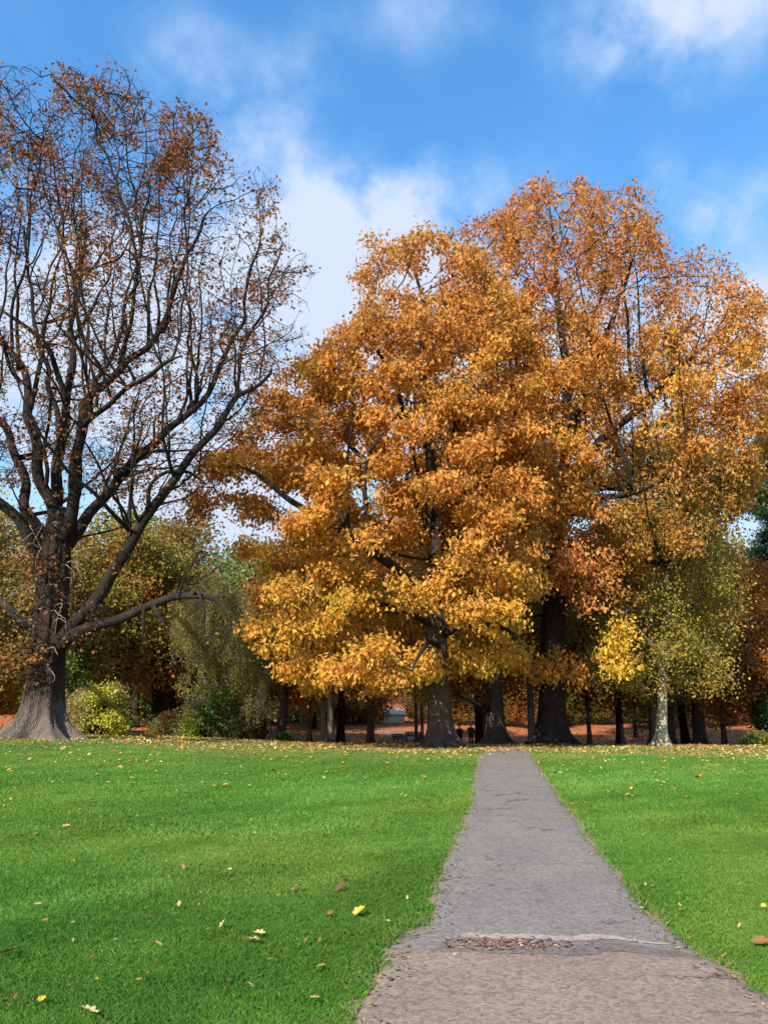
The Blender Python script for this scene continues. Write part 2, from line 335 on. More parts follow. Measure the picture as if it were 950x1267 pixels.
def colonize(pos0, par0, att, D, di, dk, rng, trop=(0, 0, .1), noise=.15, iters=140, maxn=16000):
    P = np.zeros((maxn, 3)); P[:len(pos0)] = pos0; par = list(par0); n = len(pos0); A = len(att)
    nd = np.full(A, 1e9); nn = np.zeros(A, int)
    def upd(a, b):
        for s0 in range(a, b, 400):
            e = min(b, s0 + 400); dd = np.linalg.norm(att[:, None] - P[None, s0:e], axis=2); j = dd.argmin(1); m = dd[np.arange(A), j]
            w = m < nd; nd[w] = m[w]; nn[w] = j[w] + s0
    upd(0, n); alive = np.ones(A, bool); last = {}; trop = np.array(trop)
    for it in range(iters):
        alive &= nd > dk; act = alive & (nd < di)
        if not act.any():
            if not alive.any(): break
            di *= 1.6; act = alive & (nd < di)
            if not act.any(): continue
        dirs = nrm(att[act] - P[nn[act]]); S_ = np.zeros((n, 3)); np.add.at(S_, nn[act], dirs); ids = np.unique(nn[act])
        v = nrm(S_[ids]) + trop + rng.normal(0, noise, (len(ids), 3)); v = nrm(v); new = P[ids] + v * D; n0 = n
        for k, i in enumerate(ids):
            l = last.get(i)
            if l is not None and any(np.dot(q - new[k], q - new[k]) < (.35 * D) ** 2 for q in l):
                if len(l) > 3: alive[act & (nn == i)] = False
                else: last[i].append(new[k] + 0)
                continue
            if n >= maxn: break
            last.setdefault(i, []).append(new[k]); P[n] = new[k]; par.append(int(i)); n += 1
        if n == n0:
            continue
        upd(n0, n)
        if n >= maxn: break
    return P[:n], np.array(par), nn, nd

def resample(pts, step):
    pts = np.array(pts, float); seg = np.linalg.norm(np.diff(pts[:, :3], axis=0), axis=1); s = np.concatenate([[0], np.cumsum(seg)])
    k = max(2, int(round(s[-1] / step)) + 1); t = np.linspace(0, s[-1], k); out = np.stack([np.interp(t, s, pts[:, c]) for c in range(pts.shape[1])], 1)
    # soften the corners
    for _ in range(2): out[1:-1] = .25 * out[:-2] + .5 * out[1:-1] + .25 * out[2:]
    return out
def build_wood(limbs, att, D, di, dk, rng, r0=.012, ex=2.3, trop=(0, 0, .1), noise=.15, wob=.10, maxn=16000):
    """limbs[0] is the trunk; each is a list of (x,y,z,radius); the others start at the nearest node."""
    P = []; par = []; mr_ = []; ntrunk = 0
    for li, L in enumerate(limbs):
        q = resample(L, D)
        if li and len(q) > 3:
            w_ = rng.normal(0, wob * 2.2, (len(q), 3)); w_[0] = 0; w_[-1] = 0
            for _ in range(3): w_[1:-1] = .25 * w_[:-2] + .5 * w_[1:-1] + .25 * w_[2:]
            q[:, :3] += w_
        start = -1
        if li:
            A = np.array(P); start = int(np.argmin(np.linalg.norm(A - q[0, :3], axis=1)))
        for k, row in enumerate(q):
            P.append(row[:3]); par.append(start if k == 0 else len(P) - 2); mr_.append(row[3])
        if li == 0: ntrunk = len(P)
    base_n = len(P); P, par, nn, nd = colonize(np.array(P), par, att, D, di, dk, rng, trop, noise, maxn=maxn)
    n = len(P); rr = np.zeros(n); ch = [[] for _ in range(n)]
    for i in range(n):
        if par[i] >= 0: ch[par[i]].append(i)
    for i in range(n - 1, -1, -1):
        rr[i] = max(rr[i], r0 ** ex) if not ch[i] else rr[i]
        if par[i] >= 0: rr[par[i]] += rr[i]
    rad = rr ** (1 / ex); rad[:base_n] = np.maximum(rad[:base_n] * .6, np.array(mr_))
    for i in range(base_n, n): rad[i] = min(rad[i], rad[par[i]] * .8 if par[i] < base_n else rad[par[i]])
    for i in range(n - 1, -1, -1): ch[i].sort(key=lambda c: -rad[c])
    V = []; Fc = []; vec = [Vector(p) for p in P]
    starts = [0]; done = set()
    while starts:
        s = starts.pop(); p0 = par[s]
        pts = []; rs = []
        if p0 >= 0: pts.append(vec[p0]); rs.append(rad[s])
        i = s
        while True:
            pts.append(vec[i]); rs.append(rad[i])
            c = ch[i]
            if not c: break
            for c2 in c[1:]: starts.append(c2)
            i = c[0]
        if s == 0:          # the bole has its own mesh: start above it
            k = max(ntrunk - 3, 0); pts = pts[k:]; rs = rs[k:]
        if len(pts) > 1:
            rs[-1] *= .6; rm = max(rs); tube(pts, rs, 9 if rm > .2 else 6 if rm > .05 else 4, V, Fc)
    return P, rad, np.array(V), np.array(Fc), nn, nd
def twigs(P, att, nn, rng, r=.007, extra=0, ln=.5, droop=.0):
    a = P[nn]; b = att; m = (a + b) / 2 + rng.normal(0, .07, a.shape); V1, f1 = strands(np.stack([a, m, b], 1), np.tile([[r * 1.3, r, r * .5]], (len(a), 1)))
    tips = [b]
    for e in range(extra):
        d = nrm(nrm(b - a) * .9 + rng.normal(0, .6, a.shape) + [0, 0, .35 - droop]) * ln * rng.uniform(.4, 1.2, (len(a), 1)); s0 = a + (b - a) * rng.uniform(.2, 1, (len(a), 1))
        mid = s0 + d * .5 + rng.normal(0, .05, a.shape); V2, f2 = strands(np.stack([s0, mid, s0 + d], 1), np.tile([[r, r * .7, r * .35]], (len(a), 1)))
        f1 = np.concatenate([f1, f2 + len(V1)]); V1 = np.concatenate([V1, V2]); tips.append(s0 + d)
    return V1, f1, np.concatenate(tips)

def poly_sdf(pts, poly):
    poly = np.array(poly); n = len(poly); ins = np.zeros(len(pts), bool); dm = np.full(len(pts), 1e9)
    for i in range(n):
        a, b = poly[i], poly[(i + 1) % n]
        c = ((a[1] > pts[:, 1]) != (b[1] > pts[:, 1])) & (pts[:, 0] < (b[0] - a[0]) * (pts[:, 1] - a[1]) / (b[1] - a[1] + 1e-12) + a[0]); ins ^= c
        ab = b - a; t = np.clip(((pts - a) @ ab) / (ab @ ab), 0, 1); dm = np.minimum(dm, np.linalg.norm(pts - a - t[:, None] * ab, axis=1))
    return np.where(ins, dm, -dm)
def crown_points(poly_px, d, T, Rm, nclump, per, rc, rng, sep=.8, shell=.5, dz=0.0, elong=1.5, up=1.6, layer=False):
    """fills a crown: silhouette at the trunk's distance d, rounded to depth T; leaf clumps of radius rc"""
    poly = [px2w(a, b, d)[[0, 2]] for a, b in poly_px]; lo = np.min(poly, 0); hi = np.max(poly, 0)
    C = []; tries = 0
    while len(C) < nclump and tries < 60:
        tries += 1; q = rng.uniform(lo, hi, (600, 2)); s = poly_sdf(q, poly); ok = s > rc * .35; q = q[ok]; s = s[ok]
        th = T * np.sqrt(np.clip(1 - (1 - np.minimum(s / Rm, 1)) ** 2, 0, 1)); u = rng.uniform(-1, 1, len(q)); u = np.sign(u) * np.abs(u) ** shell
        for (x, z), y, si in zip(q, d + dz + u * th, s):
            p = np.array((x, y, z))
            if C and np.min(np.linalg.norm(np.array(C) - p, axis=1)) < sep * rc: continue
            C.append(p)
            if len(C) >= nclump: break
    C = np.array(C); cid = np.repeat(np.arange(len(C)), per); g = nrm(rng.normal(0, 1, (len(cid), 3))) * rng.uniform(0, 1, (len(cid), 1)) ** .45
    sc = rng.uniform(.65, 1.25, (len(C), 1)) * rc; el = nrm(C - [(lo[0] + hi[0]) / 2, d, lo[1] + .3 * (hi[1] - lo[1])] + [0, 0, up]) + rng.normal(0, .25, C.shape); el[:, 2] *= .3 if layer else 1; el = nrm(el)[cid]
    al = (g * el).sum(1, keepdims=True); g = (g - el * al) / elong ** .5 + el * al * elong
    if layer: g[:, 2] *= .55
    return C, C[cid] + g * sc[cid], cid

def bole(limb, rng, sides=56, flare=.9, lobes=7, fh=.9, ridge=.07, zb=None, asym=(0, 0), lwid=.30, pw=2.2):
    """trunk with buttressed root flare and fluted bark"""
    q = resample(limb, .14); q[:, 3] = np.interp(np.linspace(0, 1, len(q)), np.linspace(0, 1, len(q)), q[:, 3]); z0 = q[0, 2]; a = np.linspace(0, 2 * math.pi, sides, endpoint=False)
    ph = rng.uniform(0, 6.28, 6); la = np.sort(rng.uniform(0, 6.28, lobes)); la = np.linspace(0, 2 * math.pi, lobes, endpoint=False) + rng.uniform(-.25, .25, lobes); lw = rng.uniform(.7, 1.4, lobes)
    V = []; K = len(q)
    for i, (x, y, z, r) in enumerate(q):
        h = z - z0; e = math.exp(-h / fh); lob = np.zeros(sides)
        for l, w in zip(la, lw):
            dd = (a - l + math.pi) % (2 * math.pi) - math.pi; lob = np.maximum(lob, w * np.exp(-(dd / lwid) ** 2))
        f = 1 + flare * (.22 * e ** 1.5 + 1.0 * lob * e ** pw) + ridge * lob * math.exp(-h / (fh * 5)) * 1.6
        f = f + ridge * (.5 * np.sin(5 * a + ph[0] + h * .25) + .4 * np.sin(9 * a + ph[1] - h * .4) + .35 * np.sin(14 * a + ph[2] + .8 * math.sin(h * 1.1))) + rng.normal(0, ridge * .12, sides)
        rr = r * f
        if i == K - 1: rr = rr * .25
        if i == K - 2: rr = rr * .8
        zz = z + (np.zeros(sides) if i else 0)
        V.append(np.stack([x + asym[0] * e * r + rr * np.cos(a), y + rr * np.sin(a), np.full(sides, z)], 1))
    V0 = V[0].copy(); V0[:, 2] = ground(V0[:, 0], V0[:, 1]) - .12; V0[:, :2] += (V0[:, :2] - q[0, :2]) * .12; V[0][:, 2] = np.maximum(ground(V[0][:, 0], V[0][:, 1]) + .02, V[0][:, 2] - 5) ; V = [V0] + V
    V = np.array(V); n = len(V); ii = np.arange(n * sides).reshape(n, sides); jj = np.roll(ii, -1, 1)
    f = np.stack([ii[:-1], jj[:-1], jj[1:], ii[1:]], -1).reshape(-1); return V.reshape(-1, 3), f

ORANGE = np.array((.66, .27, .06)); GOLD = np.array((.76, .44, .07)); RUST = np.array((.42, .125, .035)); BROWN = np.array((.22, .095, .04)); OLIVE = np.array((.24, .20, .04))
GREEN = np.array((.07, .13, .025)); DGREEN = np.array((.022, .060, .022)); YGREEN = np.array((.30, .34, .04)); SALMON = np.array((.68, .28, .10)); GREY = np.array((.20, .18, .085)); YEL = np.array((.75, .52, .06)); MAROON = np.array((.20, .055, .03))
def mixc(w, cols):
    w = np.maximum(np.array(w).T, 0); w /= w.sum(1, keepdims=True) + 1e-9; return w @ np.array(cols)
def jitter(c, rng, amt=.22):
    j = rng.normal(1, amt, (len(c), 1)) + rng.normal(0, amt * .25, c.shape); return np.clip(c * np.clip(j, .35, 1.8), .003, .85)
def w2px(p):
    y = p[..., 1]; z = p[..., 2] - CAMZ; c, s = math.cos(PITCH), math.sin(PITCH); f = y * c + z * s; u = -y * s + z * c
    return 475 + F * p[..., 0] / f, 633.5 - F * u / f

def rim(poly, pymax, step, rng, k=9):
    out = []; n = len(poly); cx = np.mean([p[0] for p in poly]); cy = np.mean([p[1] for p in poly])
    for i in range(n):
        a = np.array(poly[i], float); b = np.array(poly[(i + 1) % n], float); L = np.linalg.norm(b - a); t = rng.uniform(0, step)
        while t < L:
            p = a + (b - a) * t / L; o = p - [cx, cy]; p = p + o / np.linalg.norm(o) * rng.uniform(-6, 20)
            if p[1] < pymax: out.append((p[0], p[1], rng.normal(0, 1.8), rng.uniform(.3, .65), k))
            t += step * rng.uniform(.6, 1.6)
    return out
def hero(name, label, cat, base, limbs_px, d, poly, T, Rm, nclump, per, rc, colf, seed, leaf=(.12, .2), lper=22, spread=.35, group=None, D=.55, dk=.75, di=5, r0=.012, ex=2.3,
         bark=None, limbbark=None, trop=(0, 0, .1), noise=.16, bolek=None, extra_tw=0, twr=.007, droop=.6, extra_att=None, shell=.5, maxn=15000, sep=.8, leafprob=None, dz=0, wob=.1, elong=1.5, risers=0, up=1.0, layer=False, wid=.4):
    rng = np.random.default_rng(seed); limbs = []
    for L in limbs_px:
        dd = 0; o = []
        for t in L:
            px, py, r = t[:3]; dd = t[3] if len(t) > 3 else dd; o.append((*px2w(px, py, d + dd), r))
        limbs.append(o)
    if risers:
        nodes = np.concatenate([resample(L, .5) for L in limbs[1:]]); Tp, _, _ = crown_points(poly, d, T, Rm, risers, 1, 1.3, rng, shell=.8, elong=1.0); ax, ay = w2px(Tp); Tp = Tp[poly_sdf(np.stack([ax, ay], 1), poly) > 14]; nodes = nodes[nodes[:, 2] > 7.5]
        for t in Tp:
            dz_ = t[2] - nodes[:, 2]; c = np.linalg.norm(nodes[:, :2] - t[:2], axis=1) + .12 * np.abs(dz_ - 6) + 50 * (dz_ < 2.2) + 50 * (dz_ > 12); k = int(c.argmin())
            if c[k] > 40: continue
            a = nodes[k]; m = np.array((a[0] * .3 + t[0] * .7, a[1] * .3 + t[1] * .7, a[2] + .38 * (t[2] - a[2]))); r_s = min(a[3] * .62, .03 + .011 * (t[2] - a[2])); u = np.linspace(0, 1, 9)[:, None]
            q = (1 - u) ** 2 * a[:3] + 2 * u * (1 - u) * m + u * u * t; limbs.append([(*p, r_s * (1 - .75 * v)) for p, v in zip(q, np.linspace(0, 1, 9))])
    x0, y0 = limbs[0][0][:2]; z0 = float(ground(x0, y0)); limbs[0][0] = (x0, y0, z0 + .02, limbs[0][0][3])
    C, att, cid = crown_points(poly, d, T, Rm, nclump, per, rc, rng, shell=shell, sep=sep, dz=dz, elong=elong, up=up, layer=layer)
    if extra_att is not None:
        for (a, b, dd, rx, k) in extra_att:
            c = px2w(a, b, d + dd); g = nrm(rng.normal(0, 1, (k, 3))) * rng.uniform(0, 1, (k, 1)) ** .45 * rx; g[:, 2] *= .8
            att = np.concatenate([att, c + g]); cid = np.concatenate([cid, np.full(k, cid.max() + 1)])
    ax, ay = w2px(att); sd_ = poly_sdf(np.stack([ax, ay], 1), poly); keep0 = (sd_ > -6) | (cid > C.shape[0] - 1)
    keep = (att[:, 2] > z0 + 1.0) & keep0; att = att[keep]; cid = cid[keep]
    P, rad, V, Fc, nn, nd = build_wood(limbs, att, D, di, dk, rng, r0, ex, trop, noise, wob, maxn)
    tv, tf, tips = twigs(P, att, nn, rng, twr, extra_tw)
    V2 = np.concatenate([V, tv]); F2 = np.concatenate([Fc, tf + len(V)])
    root = empty(name, (x0, y0, z0), label, cat, group); off = np.array((x0, y0, z0))
    bv, bf = bole(limbs[0], rng, **(bolek or {})); link('trunk', mesh_np('trunk', bv - off, bf, 4, smooth=True), bark or M_BARK, root)
    link('limbs', mesh_np('limbs', V2 - off, F2, 4, smooth=True), limbbark or M_BARKL, root)
    src = tips; cc = np.tile(cid, 1 + extra_tw); k = len(src); lp = np.full(k, lper) if leafprob is None else rng.poisson(lper * leafprob(src, cc, rng))
    idx = np.repeat(np.arange(k), lp); pos = src[idx] + rng.normal(0, spread, (len(idx), 3)) * [1, 1, .8]
    cr = rng.uniform(0, 1, cid.max() + 1)[cc[idx]]; col = jitter(colf(pos, cr, rng), rng)
    link('crown', leaf_mesh('crown', pos - off, rng.uniform(*leaf, len(pos)), col, rng, droop=droop, wid=wid), M_LEAF, root)
    print(name, 'nodes', len(P), 'att', len(att), 'leaves', len(pos), 'far', round(float(np.mean(nd > dk * 1.5)), 2)); return root

# ---------------------------------------------------------------- the half-bare oak on the left
def col_left(p, cr, rng):
    px, py = w2px(p); t = sstep(py, 520, 640)
    return mixc([.55 + .5 * (cr > .6), .35 * (cr > .5) + .2 * t, .7 * (1 - t) + .3 + 0 * cr, .35 * (cr < .25), .8 * (cr < .35)], [ORANGE * .6, GOLD * .48, RUST * .8, BROWN, MAROON * 1.2])
def lp_left(src, cc, rng):
    px, py = w2px(src); cr = np.random.default_rng(3).uniform(0, 1, cc.max() + 1)[cc]
    top = sstep(-py, -420, -150); return np.clip((.20 + .36 * top) * (.10 + 2.1 * (cr > .68)) + .08, 0, 3)
LL = [
 [(50, 912, .72, 0), (53, 885, .64), (56, 860, .59), (60, 810, .55), (65, 745, .52), (70, 690, .51), (74, 650, .44), (76, 628, .36)],
 [(72, 670, 0.260, 0), (70, 620, 0.236, .3), (74, 560, 0.205, .6), (84, 490, 0.167, 1.0), (88, 430, 0.136, 1.3), (94, 360, 0.099, 1.6), (108, 280, 0.075, 2)],
 [(80, 665, 0.260, -.2), (95, 610, 0.223, -.5), (100, 540, 0.192, -.8), (112, 490, 0.161, -1.2), (150, 458, 0.143, -1.6), (195, 425, 0.118, -2), (215, 395, 0.099, -2), (233, 340, 0.074, -2.2), (252, 270, 0.053, -2.4)],
 [(80, 680, 0.260, .2), (118, 625, 0.205, .5), (155, 578, 0.186, .8), (205, 540, 0.155, 1), (245, 500, 0.130, 1.2), (274, 448, 0.105, 1.3), (300, 385, 0.074, 1.3), (322, 300, 0.053, 1.5)],
 [(70, 800, 0.260, -.3), (100, 765, 0.248, -.7), (128, 722, 0.229, -.9), (150, 672, 0.205, -1.1), (185, 622, 0.186, -1.3), (228, 583, 0.155, -1.4), (262, 540, 0.130, -1.5), (298, 482, 0.093, -1.6), (335, 462, 0.060, -1.8)],
 [(184, 622, 0.099, -1.3), (180, 600, 0.081), (196, 588, 0.074), (232, 578, 0.075), (246, 592, 0.045)],
 [(75, 800, .24, -.4), (105, 775, .21, -1), (135, 766, .18, -1.3), (160, 763, .16, -1.6), (178, 754, .15, -1.8), (200, 745, .14, -2), (218, 738, .13, -2.2), (236, 729, .12, -2.3), (252, 730, .09, -2.4), (268, 741, .07, -2.4), (286, 748, .05, -2.4), (294, 764, .03, -2.4), (284, 778, .02, -2.4), (280, 792, .012, -2.4)],
 [(178, 754, .08, -1.8), (182, 768, .06), (176, 782, .045), (178, 800, .02)], [(190, 750, .10, -1.9), (197, 760, .08), (208, 772, .07), (206, 778, .03)], [(244, 729, .075, -2.4), (248, 748, .055), (256, 764, .04), (266, 776, .03), (258, 790, .015), (250, 806, .01)],
 [(222, 737, .05, -2.2), (228, 715, .04), (240, 700, .03), (250, 690, .015)],
 [(68, 670, 0.260, 0), (52, 600, 0.223, -.4), (42, 540, 0.186, -.7), (28, 490, 0.155, -1), (18, 430, 0.124, -1.2), (-8, 380, 0.081, -1.2), (-20, 310, 0.060, -1.4)],
 [(64, 680, 0.248, .3), (38, 640, 0.211, .8), (18, 560, 0.174, 1.5), (-15, 510, 0.143, 2), (-70, 450, 0.099, 2.5), (-110, 350, 0.075, 3)],
 [(60, 720, 0.236, 0), (20, 640, 0.198, -.6), (-40, 590, 0.155, -1.2), (-110, 520, 0.112, -1.8), (-170, 430, 0.075, -2.4)],
 [(84, 500, 0.124, .8), (65, 440, 0.105, 0), (40, 400, 0.087, -.6), (4, 385, 0.075, -1)], [(78, 560, 0.124, .5), (60, 470, 0.105, 2), (40, 380, 0.081, 3), (30, 280, 0.060, 3.6)],
 [(112, 490, 0.112, -1.2), (135, 440, 0.093, 0), (160, 370, 0.068, 1), (180, 290, 0.053, 1.6), (186, 210, 0.030, 2)],
 [(100, 540, 0.124, -.8), (120, 500, 0.099, -2.5), (165, 470, 0.081, -4), (205, 450, 0.075, -5), (226, 440, 0.045, -5.5)],
 [(150, 460, 0.099, -1.6), (162, 400, 0.074, -2.6), (168, 330, 0.068, -3), (150, 250, 0.045, -3.4), (140, 170, 0.022, -3.6)],
 [(262, 540, 0.093, -1.5), (285, 500, 0.074, -.6), (300, 440, 0.075, 0), (325, 380, 0.053, .4), (350, 300, 0.030, .6)],
 [(60, 790, 0.211, .5), (20, 760, 0.174, 1.5), (-30, 730, 0.136, 2.5), (-90, 680, 0.087, 3.5)],
]
poly_left = [(388, 352), (372, 300), (350, 242), (318, 215), (290, 222), (262, 165), (232, 135), (190, 118), (165, 120), (142, 82), (118, 105), (88, 88), (55, 95), (20, 84), (-40, 100), (-110, 150), (-180, 240), (-230, 360), (-245, 480),
             (-200, 590), (-110, 620), (0, 600), (60, 590), (140, 610), (215, 640), (262, 650), (275, 600), (320, 560), (335, 500), (372, 440)]
left_oak = hero('oak_tree', 'tall half-bare oak with flared grey roots at the left edge of the lawn', 'tree', None, LL, 28, poly_left, 7.5, 6.5, 520, 16, .95, col_left, 21, leaf=(.11, .18), lper=3.6, spread=.13,
     D=.42, dk=.42, di=3.5, r0=.0165, ex=2.25, bark=M_BARKR, limbbark=M_BARKL, risers=150, up=5, elong=2.2, trop=(0, 0, .45), noise=.12, maxn=24000, extra_tw=2, twr=.0085, droop=.4, leafprob=lp_left, shell=.8,
     extra_att=[(262, 790, -2.4, .9, 10), (296, 740, -2.2, .9, 12), (250, 700, -2.2, .9, 14), (60, 640, -1.0, 1.1, 34), (85, 610, -.8, .9, 26), (20, 770, -1.6, 1.0, 30), (30, 810, -1.2, .9, 34), (100, 790, -1.6, .8, 26), (120, 760, -1.6, .7, 22), (20, 835, -1.3, .6, 20), (45, 835, -1.5, .6, 22), (62, 740, -1.4, .9, 30), (45, 700, -1.1, .9, 26), (120, 640, .4, 1.0, 20), (150, 690, -1.4, .8, 18)],
     bolek=dict(sides=90, flare=1.1, lobes=11, fh=.75, ridge=.12, lwid=.21, pw=2.0, asym=(-.1, 0)))

def shoots():                                # pale dead shoots hanging round the bole
    rng = np.random.default_rng(72); off = np.array(left_oak.location); mt = plain('dead_twig', (.27, .22, .185), .9, (.22, .18, .15), 6)
    for i in range(30):
        py = rng.uniform(650, 835); a = rng.uniform(-2.9, .3); c = px2w(62, py, 28); rr = .58; p = Vector((c[0] + math.cos(a) * rr, 28 + math.sin(a) * rr, c[2])) - Vector(off); dr = Vector((math.cos(a), math.sin(a), .7)); L = rng.uniform(.7, 2.0); n = 9; pts = [p]; V = []; F_ = []
        for k in range(n):
            dr += Vector(rng.normal(0, .30, 3)) + Vector((0, 0, -.20)); dr.normalize(); pts.append(pts[-1] + dr * L / n)
        tube(pts, [rng.uniform(.018, .030) * (1 - .8 * k / n) for k in range(n + 1)], 5, V, F_)
        link('shoot', mesh_np('shoot', V, F_, 4), mt, left_oak)
shoots()

# ---------------------------------------------------------------- the golden oaks
def lp_tuft(src, cc, rng):
    px, py = w2px(src); return np.random.default_rng(17).uniform(.3, 1.5, cc.max() + 1)[cc] * (1 - .45 * sstep(-py, -470, -330)) * (1 - .35 * sstep(px, 730, 820) * sstep(-py, -560, -460))
def col_A(p, cr, rng):
    px, py = w2px(p); lo = sstep(py, 620, 760); lf = sstep(-px, -330, -270)
    return mixc([.8 * (1 - lo) + .5 * (cr > .6), .5 + 1.3 * lo * (cr < .8) + .8 * (cr > .82), .35 * (cr < .3) + 1.0 * lf, .35 * (1 - lo) * (cr > .3) * (cr < .7), .5 * (cr > .55) * (cr < .65), .4 * sstep(-py, -470, -360)], [ORANGE, GOLD, RUST, SALMON, OLIVE, BROWN * 1.3])
def col_B(p, cr, rng):
    px, py = w2px(p); hi = sstep(-py, -450, -330); mid = np.exp(-((px - 630) / 90) ** 2 - ((py - 500) / 70) ** 2); lowr = sstep(px, 720, 790) * sstep(py, 520, 620)
    sp = np.exp(-((px - 766) / 26) ** 4 - ((py - 805) / 50) ** 4); sa = np.exp(-((px - 725) / 45) ** 4 - ((py - 710) / 50) ** 4)
    return mixc([.9 + 0 * cr, .25 + 1.5 * mid + .6 * (cr > .75), .9 * hi + .3 * (cr < .3), .4 * (cr > .4) * (cr < .6), (1.2 * lowr + .35 * (cr < .2)) * (1 - sp), .5 * lowr + .5 * hi * (cr > .2) * (cr < .65), 6 * sp, 3 * sa], [ORANGE, GOLD, RUST * 1.2, SALMON, OLIVE * 1.1, BROWN * 1.2, YEL, SALMON])
LA = [
 [(545, 925, .58, 0), (544, 890, .47), (542, 840, .43), (541, 790, .42), (540, 740, .38), (538, 690, .33)],
 [(539, 720, .32, 0), (535, 640, .28, .3), (530, 560, .24, .5), (522, 470, .18, .8), (516, 390, .12, 1), (512, 330, .06, 1)],
 [(540, 750, .24, 0), (505, 715, .21, -1.5), (462, 685, .19, -3), (430, 660, .17, -4), (400, 642, .15, -4.4), (368, 624, .12, -4.8), (335, 598, .10, -5), (300, 578, .06, -5)],
 [(430, 660, .14, -4), (415, 620, .12, -3), (400, 570, .09, -2), (380, 520, .05, -1)],
 [(462, 685, .13, -3), (455, 640, .12, -3.6), (452, 600, .09, -4), (470, 540, .06, -4)],
 [(540, 700, .22, 0), (575, 650, .18, -1.5), (600, 590, .14, -2.5), (615, 540, .09, -3)],
 [(540, 780, .14, 0), (500, 750, .11, -1), (440, 745, .08, -2), (380, 760, .05, -2.5), (340, 790, .03, -3)],
 [(541, 790, .18, 0), (580, 770, .14, -2), (620, 780, .1, -4), (650, 800, .05, -5)],
 [(536, 660, .22, 0), (500, 610, .18, 2), (450, 560, .14, 3.5), (400, 520, .09, 4)],
 [(530, 560, .16, .5), (490, 500, .12, -.5), (465, 430, .08, -1), (455, 370, .04, -1)],
 [(541, 800, .12, 0), (530, 790, .10, -2.5), (520, 800, .08, -4), (510, 830, .05, -5)]]
poly_A = [(452, 320), (470, 305), (500, 300), (530, 296), (560, 302), (590, 330), (640, 380), (660, 450), (668, 540), (660, 640), (662, 720), (655, 800), (625, 838), (590, 845), (565, 828), (540, 835), (505, 850), (475, 870), (450, 862),
          (425, 850), (395, 858), (372, 850), (345, 822), (318, 800), (310, 770), (330, 735), (338, 700), (308, 700), (300, 660), (262, 640), (252, 595), (285, 555), (320, 530), (340, 480), (372, 455), (400, 452), (415, 415), (452, 405), (460, 370), (447, 345)]
hero('oak_tree', 'golden oak, its grey buttressed trunk just left of the path, crown low over the lawn', 'tree', None, LA, 33, poly_A, 6.5, 5, 400, 15, .82, col_A, 31, extra_att=rim(poly_A, 640, 19, np.random.default_rng(7)), leafprob=lp_tuft, layer=True, sep=.7, risers=24, leaf=(.13, .28), wid=.31, lper=26, spread=.25,
     D=.6, dk=.7, r0=.016, ex=2.35, trop=(0, 0, .02), droop=1.5, shell=.6, twr=.008, bolek=dict(flare=.8, lobes=7, fh=.6, ridge=.06))
LB = [
 [(683, 922, .80, 0), (683, 880, .66), (684, 830, .63), (684, 780, .61), (686, 740, .57), (688, 700, .52), (690, 670, .45)],
 [(689, 690, .42, 0), (692, 620, .38, .2), (696, 550, .33, .4), (700, 480, .26, .6), (694, 400, .19, .8), (686, 330, .12, 1), (680, 262, .05, 1)],
 [(686, 745, .30, 0), (660, 715, .27, -1), (640, 690, .25, -2), (620, 665, .22, -3), (605, 620, .16, -4), (590, 560, .1, -4.5), (575, 500, .05, -5)],
 [(688, 710, .28, 0), (720, 700, .22, -2), (770, 692, .17, -3.5), (810, 690, .12, -4.5), (840, 712, .06, -5)],
 [(770, 692, .13, -3.5), (760, 720, .11), (790, 730, .09), (830, 732, .06)],
 [(692, 620, .30, .2), (735, 555, .26, -.8), (765, 530, .23, -1.4), (800, 500, .18, -2), (850, 450, .12, -2.4), (900, 400, .06, -2.6)],
 [(720, 590, .26, -.4), (765, 562, .21, 1), (800, 530, .17, 1.5), (850, 515, .13, 2), (890, 522, .08, 2), (912, 548, .04, 2)],
 [(696, 560, .25, .4), (720, 490, .2, -1.5), (745, 430, .16, -2.4), (770, 370, .11, -3), (790, 300, .05, -3)],
 [(697, 540, .24, .4), (665, 490, .2, -1.5), (630, 440, .16, -2.5), (610, 380, .1, -3), (600, 310, .05, -3)],
 [(694, 590, .22, .3), (650, 560, .18, 3), (610, 520, .13, 5), (580, 460, .07, 6)], [(700, 480, .18, .6), (730, 420, .14, 3), (750, 350, .09, 4), (745, 280, .05, 4.4)],
 [(690, 650, .24, .1), (640, 600, .19, -4), (590, 570, .14, -6), (560, 520, .07, -7)], [(691, 640, .22, 0), (740, 620, .17, -4), (800, 600, .12, -6), (850, 590, .06, -7)],
 [(692, 610, .22, .3), (740, 600, .18, 4), (820, 610, .12, 6), (890, 620, .06, 6)]]
poly_B = [(655, 232), (672, 236), (700, 246), (722, 240), (745, 262), (775, 250), (792, 262), (815, 300), (800, 318), (838, 335), (862, 316), (885, 345), (918, 352), (940, 385), (925, 430), (945, 470), (940, 520), (925, 560), (935, 600), (905, 640), (860, 690), (830, 735),
          (800, 750), (770, 740), (745, 760), (725, 765), (690, 728), (650, 735), (610, 760), (575, 720), (545, 640), (535, 560), (530, 480), (540, 400), (560, 330), (585, 300), (592, 278), (622, 272), (645, 262)]
